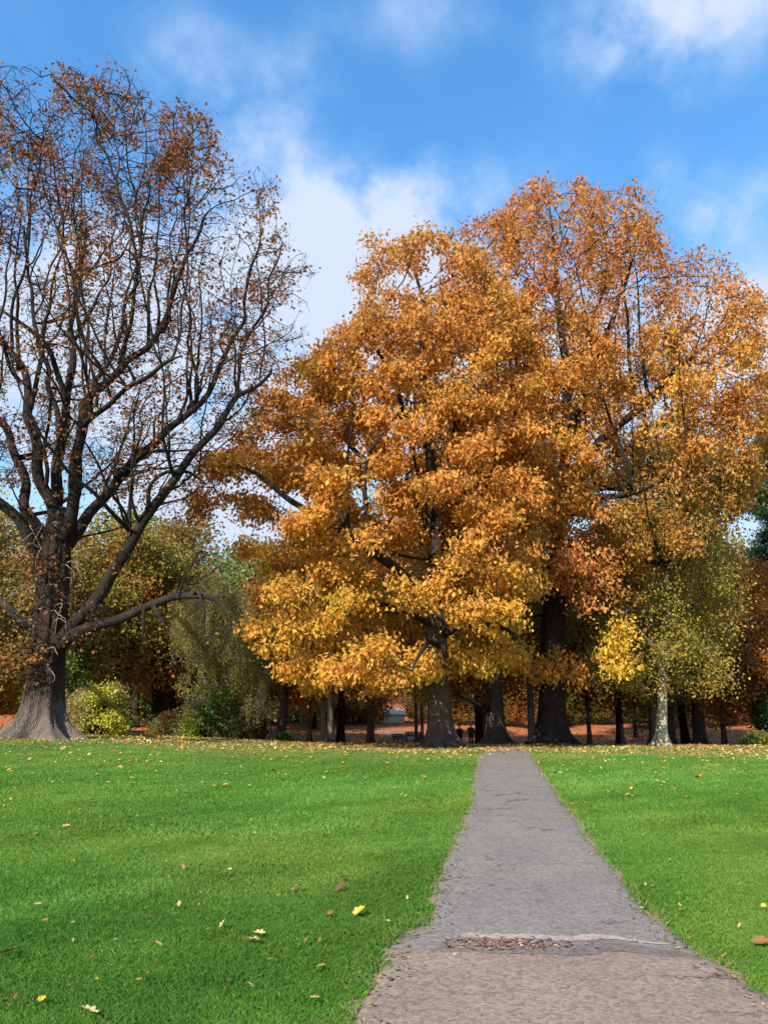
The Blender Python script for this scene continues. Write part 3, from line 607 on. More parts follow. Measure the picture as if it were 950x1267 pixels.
hero('oak_tree', 'broadest orange oak with a thick dark trunk, standing right of the path end', 'tree', None, LB, 38.5, poly_B, 9, 7, 560, 14, .92, col_B, 41, leafprob=lp_tuft, elong=1.7, up=.8, risers=75, leaf=(.13, .28), wid=.31, lper=24, spread=.26,
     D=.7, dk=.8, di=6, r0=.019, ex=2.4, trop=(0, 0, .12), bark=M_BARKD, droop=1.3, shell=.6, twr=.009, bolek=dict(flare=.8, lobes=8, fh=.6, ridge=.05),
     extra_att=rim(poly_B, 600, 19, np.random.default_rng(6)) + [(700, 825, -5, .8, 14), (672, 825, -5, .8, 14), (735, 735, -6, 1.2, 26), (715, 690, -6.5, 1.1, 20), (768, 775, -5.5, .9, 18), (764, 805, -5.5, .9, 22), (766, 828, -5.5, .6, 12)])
def col_C(p, cr, rng): return mixc([.6 + 0 * cr, .9 * (cr > .4), .5 * (cr < .3), .8 * (cr > .2) * (cr < .6)], [ORANGE * .9, GOLD * .85, RUST, OLIVE * 1.2])
LC = [[(614, 927, .56, 0), (613, 895, .46), (611, 850, .42), (610, 800, .38), (608, 750, .32)],
      [(611, 880, .20, 0), (598, 872, .17, -.5), (582, 868, .13, -1), (568, 858, .07, -1.5)], [(608, 770, .28, 0), (600, 700, .22, .5), (596, 620, .15, 1), (590, 560, .06, 1)],
      [(610, 800, .2, 0), (640, 770, .15, 2), (680, 760, .08, 3)], [(609, 790, .2, 0), (580, 760, .15, 2), (545, 750, .08, 3)]]
hero('oak_tree', 'grey-trunked oak between the path end and the two walkers, half hidden by larger oaks', 'tree', None, LC, 40.5, [(520, 860), (505, 800), (510, 700), (540, 600), (600, 560), (650, 600), (665, 700), (662, 790), (655, 850), (645, 855), (630, 840), (590, 850), (560, 868)], 3.2, 4, 150, 14, 1.0, col_C, 51, dz=1.8,
     leaf=(.15, .22), lper=22, spread=.4, D=.7, dk=.9, bolek=dict(flare=.8, lobes=6, fh=.6, ridge=.05), droop=.9)
# pale-barked plane tree on the right, and the hanging yellow spray of its neighbour
def col_P(p, cr, rng): return mixc([.9 + 0 * cr, .55 * (cr > .55), .5 * (cr < .3), .3 * (cr > .8)], [OLIVE * 1.5, GOLD * .7, OLIVE * 1.2, BROWN * 1.8])
LP = [[(818, 928, .32, 0), (818, 905, .26), (819, 870, .22), (820, 820, .20), (822, 760, .18), (824, 700, .15)],
      [(824, 720, .2, 0), (826, 640, .15, .3), (828, 570, .09, .5), (828, 520, .04, .5)], [(820, 820, .12, 0), (790, 780, .09, -1), (765, 760, .05, -2)], [(821, 790, .12, 0), (850, 750, .09, -1), (880, 730, .05, -2)], [(823, 730, .12, 0), (790, 680, .09, 1), (770, 640, .05, 2)]]
hero('plane_tree', 'tree with pale cream mottled bark and olive leaves on the right of the lawn', 'tree', None, LP, 37, [(757, 862), (728, 850), (722, 815), (742, 780), (730, 730), (752, 690), (752, 630), (785, 560), (830, 515), (880, 545), (905, 620), (892, 680), (912, 740), (900, 800), (906, 840), (880, 868), (850, 856), (828, 838), (800, 862)], 4.2, 3.6, 210, 13, .8, col_P, 61, dz=1.0, up=.2, layer=True,
     leaf=(.10, .17), lper=19, spread=.38, D=.6, dk=.8, bark=M_PLANE, limbbark=M_GREYB, bolek=dict(flare=.8, lobes=6, fh=.5, ridge=.06), droop=.7)

# ---------------------------------------------------------------- background trees, one prototype a kind
def proto(kind, seed, h, w, nclump, per, rc, lper, leaf, cols, z0f=.22, bark=M_BARKL, rt=.2, droop=.5, spread=.45, D=.9, narrow=.42):
    """a whole tree at the origin: returns meshes (trunk, crown)"""
    rng = np.random.default_rng(seed); C = []
    while len(C) < nclump:
        q = rng.uniform(-1, 1, 3)
        if q @ q > 1 or q @ q < .12: continue
        zz = (q[2] + 1) / 2; rr = (1 - .35 * max(0, q[2])); p = np.array((q[0] * w * rr, q[1] * w * rr, h * (z0f + (1 - z0f) * zz)))
        if C and np.min(np.linalg.norm(np.array(C) - p, axis=1)) < rc * .65: continue
        C.append(p)
    C = np.array(C); cid = np.repeat(np.arange(nclump), per); g = nrm(rng.normal(0, 1, (len(cid), 3))) * rng.uniform(0, 1, (len(cid), 1)) ** .45; g[:, 2] *= .75; att = C[cid] + g * rc
    L = [[(0, 0, 0, rt * 1.5), (.05, 0, h * .04, rt), (.15, .05, h * .3, rt * .8), (-.1, .1, h * .5, rt * .55), (0, 0, h * .72, rt * .25)]]
    P, rad, V, Fc, nn, nd = build_wood(L, att, D, 5, .95, rng, .016, 2.3, (0, 0, .1), .15, .1, 4000)
    tv, tf, tips = twigs(P, att, nn, rng, .012); V2 = [Vector(l[:3]) for l in L[0]]; tvv = []; tff = []
    q = resample(L[0], .4); q[0, 2] = -.3; tube([Vector(r[:3]) for r in q], [r[3] for r in q], 10, tvv, tff)
    Vt = np.concatenate([np.array(tvv), V, tv]); Ft = np.concatenate([tff, Fc + len(tvv), tf + len(tvv) + len(V)])
    idx = np.repeat(np.arange(len(att)), lper); pos = att[idx] + rng.normal(0, spread, (len(idx), 3)) * [1, 1, .8]
    cr = rng.uniform(0, 1, nclump)[cid[idx]]; w_ = np.stack([np.exp(-((cr - c) / .22) ** 2) for c in np.linspace(.1, .9, len(cols))], 1); w_ /= w_.sum(1, keepdims=True)
    col = jitter(w_ @ np.array(cols), rng)
    return (mesh_np('trunk', Vt, Ft.astype(int), 4, smooth=True), leaf_mesh('crown', pos, rng.uniform(*leaf, len(pos)), col, rng, droop=droop), bark)
def place(name, pr, x, y, sc, rz, label, cat='tree', group=None, color=(1, 1, 1), zs=1.0):
    r = empty(name, (x, y, float(ground(x, y))), label, cat, group, rz); r.scale = (sc, sc, sc * zs)
    link('trunk', pr[0], pr[2], r); c = link('crown', pr[1], M_LEAF, r); c.color = (*color, 1); return r
def place_px(name, pr, px, d, sc, rz, label, **k):
    x = (px - 475) / F * d * 1.03; return place(name, pr, x, d, sc, rz, label, **k)
PR_OLIVE = proto('olive', 101, 12, 5.0, 130, 12, .95, 18, (.14, .26), [OLIVE, GREEN * 1.3, GREY, OLIVE * 1.2], z0f=.12)
PR_ORANGE = proto('orange', 102, 13, 5.2, 130, 12, .95, 18, (.14, .26), [RUST * .9, ORANGE * .7, OLIVE * 1.3, GOLD * .6], z0f=.14)
PR_RUST = proto('rust', 103, 14, 5.4, 135, 12, 1.0, 18, (.14, .26), [MAROON, RUST, RUST * 1.2, BROWN], z0f=.10)
PR_GREEN = proto('green', 104, 12, 4.6, 85, 12, 1.2, 17, (.18, .3), [DGREEN * 1.6, GREEN, GREEN * .8, OLIVE * .7], z0f=.04)
PR_YOUNG = proto('young', 105, 5.5, 2.0, 36, 9, .6, 13, (.12, .2), [OLIVE, YGREEN * .7, GOLD * .6], z0f=.33, rt=.07, spread=.3, D=.5)
PR_SCRUB = proto('scrub', 107, 5, 3.0, 90, 10, .7, 16, (.12, .22), [BROWN, OLIVE, RUST * .8, GREEN], z0f=.02, rt=.08, spread=.35)
PR_TALLT = proto('tall', 106, 16, 4.2, 80, 11, 1.3, 15, (.2, .3), [ORANGE * .7, RUST, OLIVE, BROWN], z0f=.36, rt=.26, bark=M_GREYB)

T = [ # name, proto, px, d, scale, label, colour
 # left background
 ('broadleaf_tree', PR_ORANGE, -70, 52, 1.35, 'brown-orange tree behind the big bare oak at the left edge', (1.42, 1.42, 1.04)),
 ('broadleaf_tree', PR_OLIVE, 8, 46, 1.1, 'olive and brown tree showing left of the bare oak trunk', (1.6, 1.15, 1.1)),
 ('broadleaf_tree', PR_GREEN, 92, 50, .7, 'low bright green tree right behind the bare oak trunk', (3.51, 3.60, 1.69)),
 ('broadleaf_tree', PR_ORANGE, 160, 54, 1.22, 'ochre tree with a rounded top right of the bare oak', (.85, 1.1, 1.0)),
 ('evergreen_tree', PR_GREEN, 188, 78, 1.85, 'dark green evergreen top showing above the ochre trees on the left', (1.08, 1.42, 1.43)),
 ('broadleaf_tree', PR_RUST, 238, 70, 1.42, 'olive-brown tree rising behind the low horizontal limb', (.8, 1.7, 1.3)),
 ('broadleaf_tree', PR_OLIVE, 318, 60, 1.3, 'grey-green tree behind the left side of the golden oak', (1.15, 1.42, 1.62)),
 ('broadleaf_tree', PR_RUST, 120, 84, 1.0, 'brown tree far behind the yellow bush', (1.08, 1.42, 1.30)),
 ('broadleaf_tree', PR_ORANGE, 30, 90, 1.1, 'rusty tree far behind the roots of the bare oak', (1.08, 1.35, 1.30)),
 ('broadleaf_tree', PR_OLIVE, 395, 84, 1.15, 'yellow-brown tree at the back of the clearing behind the golden oak', (1.62, 1.50, 1.17)),
 ('broadleaf_tree', PR_RUST, 330, 100, 1.0, 'rust-coloured tree far left at the back of the clearing', (1.35, 1.50, 1.30)),
 ('broadleaf_tree', PR_ORANGE, 470, 118, 1.15, 'amber tree directly above the pale far building', (1.35, 1.50, 1.30)),
 ('broadleaf_tree', PR_OLIVE, 545, 102, 1.15, 'dull yellow tree behind the buttressed oak trunk', (1.55, 1.50, 1.17)),
 ('broadleaf_tree', PR_ORANGE, 618, 96, 1.2, 'orange tree filling the gap beyond the path', (1.35, 1.35, 1.17)),
 ('broadleaf_tree', PR_RUST, 700, 100, 1.15, 'rust tree behind the thick dark oak trunk', (1.35, 1.50, 1.30)),
 ('broadleaf_tree', PR_ORANGE, 765, 78, 1.0, 'brownish tree behind the thin saplings on the right', (1.08, 1.27, 1.17)),
 ('broadleaf_tree', PR_RUST, 850, 92, 1.15, 'dark rusty tree behind the pale-barked tree', (1.22, 1.35, 1.17)),
 ('broadleaf_tree', PR_RUST, 905, 45, .78, 'rust-orange tree near the right edge below the evergreen', (1.6, 2.1, 1.4)),
 ('broadleaf_tree', PR_ORANGE, 985, 58, .95, 'tawny tree cut off by the right edge of the view', (1.28, 1.20, 1.04)),
 ('broadleaf_tree', PR_OLIVE, 822, 62, 1.6, 'tall yellow-olive tree behind the right side of the broad orange oak', (1.7, 1.3, .9)),
]
rz = 0
for (nm, pr, px, d, sc, lab, colr) in T:
    rz += 1.7; place_px(nm, pr, px, d, sc, rz, lab, color=colr)
srng = random.Random(4)
SC = ['brown', 'olive', 'reddish', 'greenish']; SCc = [(1.1, 1, 1), (.9, 1.25, .9), (1.4, 1, .8), (.7, 1.3, 1)]; WH = ['far left', 'left', 'centre-left', 'middle', 'centre-right', 'right', 'far right']
for i in range(28):
    px = -60 + i * 39 + srng.uniform(-8, 8); k = (i * 3 + i // 4) % 4
    if 455 < px < 512: px = 440
    place_px('shrub', PR_SCRUB, px, srng.uniform(88, 100), 1.0 + srng.uniform(-.2, .35), i * 1.1, f'{SC[k]} understorey bush at the {WH[i // 4]} of the slope behind the oaks', cat='bush', group='understorey bushes behind the clearing', color=SCc[k])
for px, d, sc, lab, cl in [(425, 52, 1.3, 'orange tree filling the gap behind the left half of the golden oak', (1.3, 1.1, 1)), (585, 58, 1.45, 'amber tree close behind the oak with the grey trunk', (1.1, 1.0, .9)), (745, 54, 1.2, 'brown-orange tree right behind the broad dark-trunked oak', (.95, .9, .9))]:
    place_px('broadleaf_tree', PR_ORANGE, px, d, sc, px * .1, lab, color=cl)
# a closed wood far behind
g_far = 'far trees closing the clearing'
frng = random.Random(8)
FT = ['leftmost', 'second', 'third', 'fourth', 'fifth', 'sixth', 'seventh', 'eighth', 'ninth', 'tenth', 'eleventh', 'twelfth', 'thirteenth', 'fourteenth', 'fifteenth', 'rightmost']
for i in range(16):
    pr, cn, cl = [(PR_RUST, 'rust', (.85, .9, 1)), (PR_ORANGE, 'amber', (.85, .9, 1)), (PR_OLIVE, 'olive', (1, .9, .9)), (PR_GREEN, 'dark green', (1.1, 1, 1))][(i * 7 + i // 3) % 4]
    ords = FT[i] if i in (0, 15) else FT[i] + ' from the left,'
    place('broadleaf_tree', pr, -82 + i * 11 + frng.uniform(-2, 2), 138 + frng.uniform(-8, 10), 1.25 + frng.uniform(-.15, .2), i * 2.1, f'{ords} {cn} tree of the far wood behind the clearing'.replace('leftmost ', 'leftmost, ').replace('rightmost ', 'rightmost, '), group=g_far, color=cl)

# trunks standing in the clearing: (px, d, height scale, radius scale, label)
def trunk_tree(px, d, h, r, label, bark, crown_from, pr, csc, color=(1, 1, 1), lean=0.0, seed=0, flare=.7, rot=0):
    x = (px - 475) / F * d * 1.03; z = float(ground(x, d)); rng = np.random.default_rng(seed + 300)
    root = empty('broadleaf_tree', (x, d, z), label, 'tree'); off = np.array((x, d, z))
    limb = [(x, d, z + .02, r * 1.1), (x, d, z + .8, r), (x + lean * .5, d, z + h * .5, r * .8), (x + lean, d, z + h, r * .5)]
    bv, bf = bole(limb, rng, sides=28, flare=flare, lobes=5, fh=.45, ridge=.05); link('trunk', mesh_np('trunk', bv - off, bf, 4, smooth=True), bark, root)
    b = link('limbs', pr[0], pr[2], root, (lean, 0, crown_from)); b.scale = (csc,) * 3; b.rotation_euler[2] = rot
    c = link('crown', pr[1], M_LEAF, root, (lean, 0, crown_from)); c.scale = (csc,) * 3; c.color = (*color, 1); c.rotation_euler[2] = rot
    return root
TR = [(357, 47, 5, .28, 'dark brown trunk standing behind a low green tuft', M_BARK, 2.2, PR_ORANGE, .45, (1, 1.1, 1), .2),
      (389, 50, 5, .13, 'slim dark trunk between the brown trunk and the pale trunk', M_BARKM, 2.4, PR_YOUNG, 1.0, (1, 1, 1), 0),
      (405, 52, 5, .18, 'pale grey-white trunk close beside a darker one', M_PLANE, 2.5, PR_OLIVE, .4, (1.1, 1, 1), 0),
      (413, 45, 5, .21, 'straight grey-brown trunk touching the pale trunk', M_GREYB, 2.2, PR_ORANGE, .38, (1.3, 1.3, 1), 0),
      (343, 49, 4, .16, 'short mossy trunk leaning beside the willow', M_GREYB, 1.8, PR_OLIVE, .36, (.9, 1.0, 1.2), -.5),
      (335, 50, 4, .13, 'thin trunk leaning left out of the willow', M_GREYB, 1.8, PR_YOUNG, .9, (.9, 1.0, 1), -.8),
      (459, 66, 6, .34, 'forked dark trunk left of the benches', M_BARKM, 3.2, PR_ORANGE, .6, (1, 1, 1), .2),
      (512, 72, 7, .16, 'thin dark trunk right of the benches, left of its two neighbours', M_BARKM, 3.4, PR_YOUNG, 1.5, (1.2, .9, 1), 0),
      (519, 75, 7, .16, 'thin dark trunk, middle one of three right of the benches', M_BARKM, 3.4, PR_YOUNG, 1.5, (1.2, .8, 1), 0),
      (526, 70, 7, .13, 'thin trunk closest to the buttressed oak', M_BARKM, 3.4, PR_YOUNG, 1.5, (1.2, .8, 1), .2),
      (589, 66, 7, .42, 'broad dark trunk in shade right behind the walkers', M_BARKM, 3.5, PR_ORANGE, .6, (1, .9, 1), 0),
      (645, 48, 8, .24, 'smooth grey trunk just left of the thick dark oak trunk', M_GREYB, 3.6, PR_ORANGE, .55, (1, 1, 1), 0),
      (711, 50, 6, .14, 'slim dark trunk just right of the thick dark oak trunk', M_BARKM, 3.0, PR_YOUNG, 1.2, (1.2, .9, 1), 0),
      (749, 46, 4, .10, 'thin sapling trunk with yellow-olive leaves, between the dark oak and the pale tree', M_BARKM, 1.6, PR_YOUNG, .95, (1.1, 1, 1), 0),
      (786, 45, 4, .28, 'stout dark trunk left of the pale-barked tree', M_BARKM, 1.8, PR_OLIVE, .36, (1.3, 1.1, 1), .1),
      (804, 62, 6, .42, 'shaded trunk far behind the pale-barked tree', M_GREYB, 3.0, PR_RUST, .5, (1, 1, 1), 0),
      (838, 60, 6, .5, 'dark bulging trunk right behind the pale-barked tree', M_BARKM, 2.8, PR_RUST, .5, (1, 1, 1), 0),
      (866, 47, 4, .15, 'lone slim trunk right of the pale-barked tree', M_BARKM, 2.0, PR_OLIVE, .36, (1.3, 1.1, 1), 0)]
for i, (px, d, h, r, lab, bk_, cf, pr, cs, cl, ln) in enumerate(TR): trunk_tree(px, d, h, r, lab, bk_, cf, pr, cs, cl, ln, i, rot=i * 1.3)
# leaning dark trunk on the left
def dark_leaner():
    d = 56; rng = np.random.default_rng(77); base = px2w(205, 880, d); z = float(ground(base[0], d)); root = empty('old_tree', (base[0], d, z), 'massive blackish trunk leaning right in the shade behind the yellow bush', 'tree'); off = np.array((base[0], d, z))
    L = [(base[0], d, z + .02, .85), (*px2w(203, 860, d), .8), (*px2w(200, 820, d), .75), (*px2w(205, 790, d), .85), (*px2w(222, 770, d - .5), .6), (*px2w(245, 765, d - 1), .35)]
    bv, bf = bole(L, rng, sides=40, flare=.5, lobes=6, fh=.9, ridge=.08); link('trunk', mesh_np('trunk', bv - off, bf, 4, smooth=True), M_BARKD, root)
    C, att, cid = crown_points([(120, 800), (130, 720), (180, 690), (250, 700), (290, 760), (260, 810), (235, 790), (180, 790), (150, 815)], d, 4, 3, 45, 10, 1.1, rng)
    P, rad, V, Fc, nn, nd = build_wood([L], att, .8, 6, .9, rng, maxn=3000); tv, tf, tips = twigs(P, att, nn, rng, .01)
    link('limbs', mesh_np('limbs', np.concatenate([V, tv]) - off, np.concatenate([Fc, tf + len(V)]).astype(int), 4), M_BARKD, root)
    idx = np.repeat(np.arange(len(att)), 14); pos = att[idx] + rng.normal(0, .45, (len(idx), 3)); cr = rng.uniform(0, 1, cid.max() + 1)[cid[idx]]
    link('crown', leaf_mesh('crown', pos - off, rng.uniform(.16, .28, len(pos)), jitter(mixc([cr, 1 - cr], [OLIVE * .9, BROWN * 1.2]), rng), rng), M_LEAF, root)
dark_leaner()

# ---------------------------------------------------------------- bushes, willow, conifer
def bush(name, label, cat, px0, px1, pyt, d, depth, cols, seed, leaf=(.08, .15), n=45, lp=26, stems=14, droop=.3, weights=None, rc=.42):
    rng = np.random.default_rng(seed); pc = (px0 + px1) / 2; w = (px1 - px0) / 2 / F * d; x0 = (pc - 475) / F * d * 1.03; z0 = float(ground(x0, d)); h = px2w(pc, pyt, d)[2] - z0
    root = empty(name, (x0, d, z0), label, cat); C = []
    while len(C) < n:
        q = rng.normal(0, 1, 3); q = q / np.linalg.norm(q) * rng.uniform(.35, 1) ** .5; q[2] = abs(q[2]); p = np.array((q[0] * w * .88, q[1] * depth, .12 + q[2] * (h - .3) * (.9 + .12 * math.sin(q[0] * 5)))); C.append(p)
    C = np.array(C); cr = rng.uniform(0, 1, n); idx = np.repeat(np.arange(n), lp * 6); pos = C[idx] + rng.normal(0, rc * .5, (len(idx), 3)); pos[:, 2] = np.maximum(pos[:, 2], .04)
    c = weights(pos / [w, depth, h], cr[idx], cols) if weights else np.array(cols)[(cr[idx] * len(cols)).astype(int)]
    link('foliage', leaf_mesh('foliage', pos, rng.uniform(*leaf, len(pos)), jitter(c, rng), rng, droop=droop), M_LEAF, root)
    a = np.zeros((len(C), 3)); a[:, :2] = rng.normal(0, .2, (len(C), 2)); a[:, 2] = -.05; m = (a + C) / 2 + rng.normal(0, .1, a.shape); V, f = strands(np.stack([a, m, C], 1), np.tile([[.03, .018, .006]], (len(C), 1)), 4)
    link('stems', mesh_np('stems', V, f, 4), M_BARKL, root); return root
def wb(q, cr, cols):
    t = sstep(q[:, 0] + .3 * (cr - .5), -.1, .2) * sstep(-q[:, 1], -.3, .2); up = sstep(q[:, 2], .6, .9) * (1 - t)
    return cols[0] * (1 - t)[:, None] * (1 - .6 * up)[:, None] + cols[1] * t[:, None] + cols[2] * (.6 * up)[:, None]
bush('shrub', 'rounded yellow-leaved bush on the lawn edge right of the bare oak', 'bush', 93, 192, 840, 36, 1.8, [np.array((.34, .27, .09)), np.array((.52, .50, .07)), np.array((.50, .30, .12))], 5, n=90, lp=30, weights=wb)
bush('shrub', 'brown-green scrub at the left edge beside the oak roots', 'bush', -70, 18, 820, 38, 1.6, [OLIVE, BROWN, GREY], 6, n=60)
bush('shrub', 'dark olive scrub behind the yellow bush', 'bush', 60, 130, 800, 44, 2, [GREEN * 1.6, OLIVE, YGREEN * .5], 7, n=60, lp=30, leaf=(.12, .2), rc=.6)
bush('shrub', 'rounded yellow-green bush under the weeping tree left of the mossy trunks', 'bush', 238, 300, 838, 40, 1.3, [YGREEN, OLIVE * 1.2, GREEN * 2, GREY * 1.2], 14, n=70, lp=26, leaf=(.08, .16), rc=.5)
bush('shrub', 'tawny bush low between the yellow bush and the weeping tree', 'bush', 205, 245, 878, 46, 1.0, [BROWN * 1.4, OLIVE, GREY], 15, n=40, lp=24, rc=.4)
bush('shrub', 'low green tuft at the foot of the brown trunk', 'bush', 351, 370, 906, 43, .5, [GREEN * 1.5, GREEN], 8, n=20, lp=18, rc=.25)
bush('shrub', 'dark green bush in front of the trees at the right edge', 'bush', 905, 990, 800, 42, 2.2, [GREEN * 1.2, DGREEN * 1.6, YGREEN * .45], 9, n=110, lp=28, leaf=(.12, .2), rc=.6)
bush('shrub', 'small olive clump low at the lawn edge on the right', 'bush', 885, 930, 905, 40, .8, [OLIVE, GREEN * 1.6], 10, n=30, lp=20, rc=.3)
bush('shrub', 'grey-green bramble clump between the willow and the mossy trunks', 'bush', 290, 345, 872, 46, 1.2, [GREY * .9, GREEN * 1.3, OLIVE * .8], 12, n=60, lp=24, rc=.4)
def willow():
    rng = np.random.default_rng(88); d = 42; x0 = px2w(262, 900, d)[0]; z0 = float(ground(x0, d)); root = empty('weeping_tree', (x0, d, z0), 'low weeping grey-green tree with drooping twigs on the left of the clearing', 'tree'); off = np.array((x0, d, z0))
    L = [[(x0, d, z0 + .02, .20), (*px2w(266, 885, d), .17), (*px2w(272, 868, d), .15)], [(*px2w(268, 885, d), .13), (*px2w(252, 850, d), .1), (*px2w(240, 800, d - .5), .06), (*px2w(230, 760, d), .03)],
         [(*px2w(270, 870, d), .13), (*px2w(285, 820, d), .1), (*px2w(300, 770, d - .5), .05)], [(*px2w(262, 892, d - .2), .11), (*px2w(275, 902, d - .8), .08), (*px2w(285, 880, d - 1), .06), (*px2w(310, 872, d - 1.2), .04)], [(*px2w(270, 870, d), .12), (*px2w(262, 800, d + .5), .08), (*px2w(265, 750, d), .04)]]
    V = []; Fc = []
    bv, bf = bole(L[0], rng, sides=24, flare=.6, lobes=5, fh=.3, ridge=.06); link('trunk', mesh_np('trunk', bv - off, bf, 4, smooth=True), M_BARK, root)
    C, att, cid = crown_points([(225, 880), (228, 820), (215, 780), (225, 730), (262, 705), (310, 725), (335, 780), (338, 860), (318, 885), (300, 845), (275, 850), (245, 870)], d, 2.6, 2, 80, 8, .7, rng)
    P, rad, V, Fc, nn, nd = build_wood(L, att, .5, 5, .6, rng, .01, maxn=3000)
    N = len(att); dn = np.stack([rng.normal(0, .12, N), rng.normal(0, .12, N), -rng.uniform(.5, 1.5, N)], 1); V1, f1 = strands(np.stack([P[nn], att, att + dn * .5, att + dn], 1), np.tile([[.012, .009, .007, .004]], (N, 1)))
    link('limbs', mesh_np('limbs', np.concatenate([V, V1]) - off, np.concatenate([Fc, f1 + len(V)]).astype(int), 4), M_GREYB, root)
    idx = np.repeat(np.arange(N), 46); t = rng.uniform(0, 1, (len(idx), 1)); pos = att[idx] + dn[idx] * t + rng.normal(0, .12, (len(idx), 3)); px, py = w2px(pos); yg = np.exp(-((px - 268) / 30) ** 2 - ((py - 855) / 28) ** 2)
    col = jitter(mixc([1.2 * (1 - yg), 1.6 * yg, .9 * (1 - yg)], [GREY * 1.3, YGREEN * 1.2, OLIVE * 1.9]), rng); keep = pos[:, 2] > z0 + .3
    link('crown', leaf_mesh('crown', (pos - off)[keep], rng.uniform(.08, .15, keep.sum()), col[keep], rng, droop=3, wid=.22), M_LEAF, root)
willow()
def conifer(name, label, x, d, h, w, seed):
    rng = np.random.default_rng(seed); z = float(ground(x, d)); root = empty(name, (x, d, z), label, 'tree'); V = []; Fc = []
    tube([Vector((0, 0, -.3)), Vector((0, 0, h * .3)), Vector((.1, 0, h * .7)), Vector((0, 0, h))], [.45, .36, .2, .03], 10, V, Fc); link('trunk', mesh_np('trunk', V, Fc, 4, smooth=True), M_BARKD, root)
    pos = []; bv = []; 
    for k in range(150):
        t = (k / 150) ** .9; zz = h * (.12 + .86 * t); L = w * (1 - t) ** .75 * rng.uniform(.65, 1.1) + .4; a = rng.uniform(0, 6.28); dr = np.array((math.cos(a), math.sin(a), .1 + .25 * t)); e = dr * L + [0, 0, zz]
        bv.append([(0, 0, zz), dr * L * .5 + [0, 0, zz - .1 * L], e]); m = int(70 * L); s = rng.uniform(.25, 1, (m, 1)); side = rng.normal(0, .16 * L * .8 + .12, (m, 3)) * [1, 1, .45]; pos.append([0, 0, zz] + dr * L * s + side * (1.2 - s * .6))
    bv = np.array(bv); V, f = strands(bv, np.tile([[.07, .045, .015]], (len(bv), 1)), 5); link('limbs', mesh_np('limbs', V, f, 4), M_BARKD, root)
    pos = np.concatenate(pos); c = rng.normal(0, .07, (len(pos) * 3, 3)) + np.repeat(pos, 3, 0); col = jitter(np.tile(DGREEN * 1.25, (len(c), 1)), rng, .3)
    link('crown', leaf_mesh('crown', c, rng.uniform(.2, .36, len(c)), col, rng, droop=-.2, wid=.12, fold=.02), M_LEAF, root)
conifer('conifer_tree', 'tall dark green conifer at the right edge behind the orange crown', px2w(962, 600, 56)[0], 56, 26.5, 5.0, 90)
conifer('conifer_tree', 'shorter conifer beyond the right edge, lower part of it in view', px2w(985, 700, 52)[0], 52, 15, 4.4, 91)

# ---------------------------------------------------------------- grass blades and fallen leaves
def scatter(n, x0, x1, y0, y1, rng): return rng.uniform(x0, x1, n), rng.uniform(y0, y1, n)
def vnoise(x, y, s, seed):
    r = np.random.default_rng(seed); a = r.uniform(0, 6.28, 10); f = s * r.uniform(.5, 1.8, 10); p = r.uniform(0, 6.28, 10); return sum(np.sin((x * math.cos(A) + y * math.sin(A)) * Fq + Ph) for A, Fq, Ph in zip(a, f, p)) / 4.5
EV = []; EC = []
GR = np.random.default_rng(404)
for (y0, y1, dens, wd, hh) in [(3.4, 6, 11000, .0028, .030), (6, 9.5, 4800, .0046, .032), (9.5, 15, 1500, .010, .040), (15, 24, 480, .019, .038), (24, 40, 130, .035, .035)]:
    xm = y1 * .56 + 1.2; n = int((y1 - y0) * 2 * xm * dens); x = GR.uniform(-xm, xm, n); y = GR.uniform(y0, y1, n); keep = np.abs(x) < y * .56 + 1.0
    l = EL(y); r_ = ER(y); jit = GR.normal(0, .03, n) + .045 * vnoise(x, y, 9, 4); keep &= (x < l - .03 + jit) | (x > r_ + .02 + jit)
    x = x[keep]; y = y[keep]; n = len(x); edge = np.minimum(np.abs(x - EL(y)), np.abs(x - ER(y)))
    tuft = vnoise(x, y, 3.0, 1); fine = vnoise(x, y, 14, 2); h = hh * (1 + .22 * tuft + .2 * fine) * GR.uniform(.55, 1.35, n) * (1 + .5 * np.exp(-(edge / .12) ** 2)); w = wd * GR.uniform(.7, 1.4, n)
    a = GR.uniform(0, 6.28, n); u = np.stack([np.cos(a), np.sin(a), 0 * a], 1); ln = GR.normal(0, .30, (n, 2)) * h[:, None]; g = np.stack([x, y, ground(x, y) - .004], 1)
    mid = g + np.stack([ln[:, 0] * .35, ln[:, 1] * .35, h * .6], 1); tip = g + np.stack([ln[:, 0] * 1.3, ln[:, 1] * 1.3, h * .95], 1)
    EV.append(np.stack([g - u * w[:, None] * .5, g + u * w[:, None] * .5, tip, mid - u * w[:, None] * .45], 1).reshape(-1, 3))
    base = np.array((.145, .305, .040)); lt = np.array((.26, .42, .08)); dk_ = np.array((.090, .215, .028)); straw = np.array((.36, .30, .12))
    t = np.clip(.5 + .30 * vnoise(x, y, .8, 7) + .20 * vnoise(x, y, 2.6, 9) + .2 * vnoise(x, y, 6, 8) + GR.normal(0, .25, n), 0, 1)[:, None]; c = np.where(t < .5, dk_ * (1 - 2 * t) + base * 2 * t, base * (2 - 2 * t) + lt * (2 * t - 1))
    st = (GR.uniform(0, 1, n) < .012 + .7 * sstep(y, 18, 29) * (.7 + .4 * vnoise(x, y, .5, 31)) + .25 * np.exp(-(edge / .05) ** 2))[:, None]; c = np.where(st, straw, c); c = c * (1 + .09 * np.clip(vnoise(x, y, .35, 41), -1, 1))[:, None] * np.array([1 + .2 * np.clip(vnoise(x, y, .9, 42), -1, 1), np.ones(n), np.ones(n)]).T; EC.append(np.repeat(np.clip(c, .003, .8), 4, 0))
EV = np.concatenate(EV); EC = np.concatenate(EC); print('blades', len(EV) // 4)
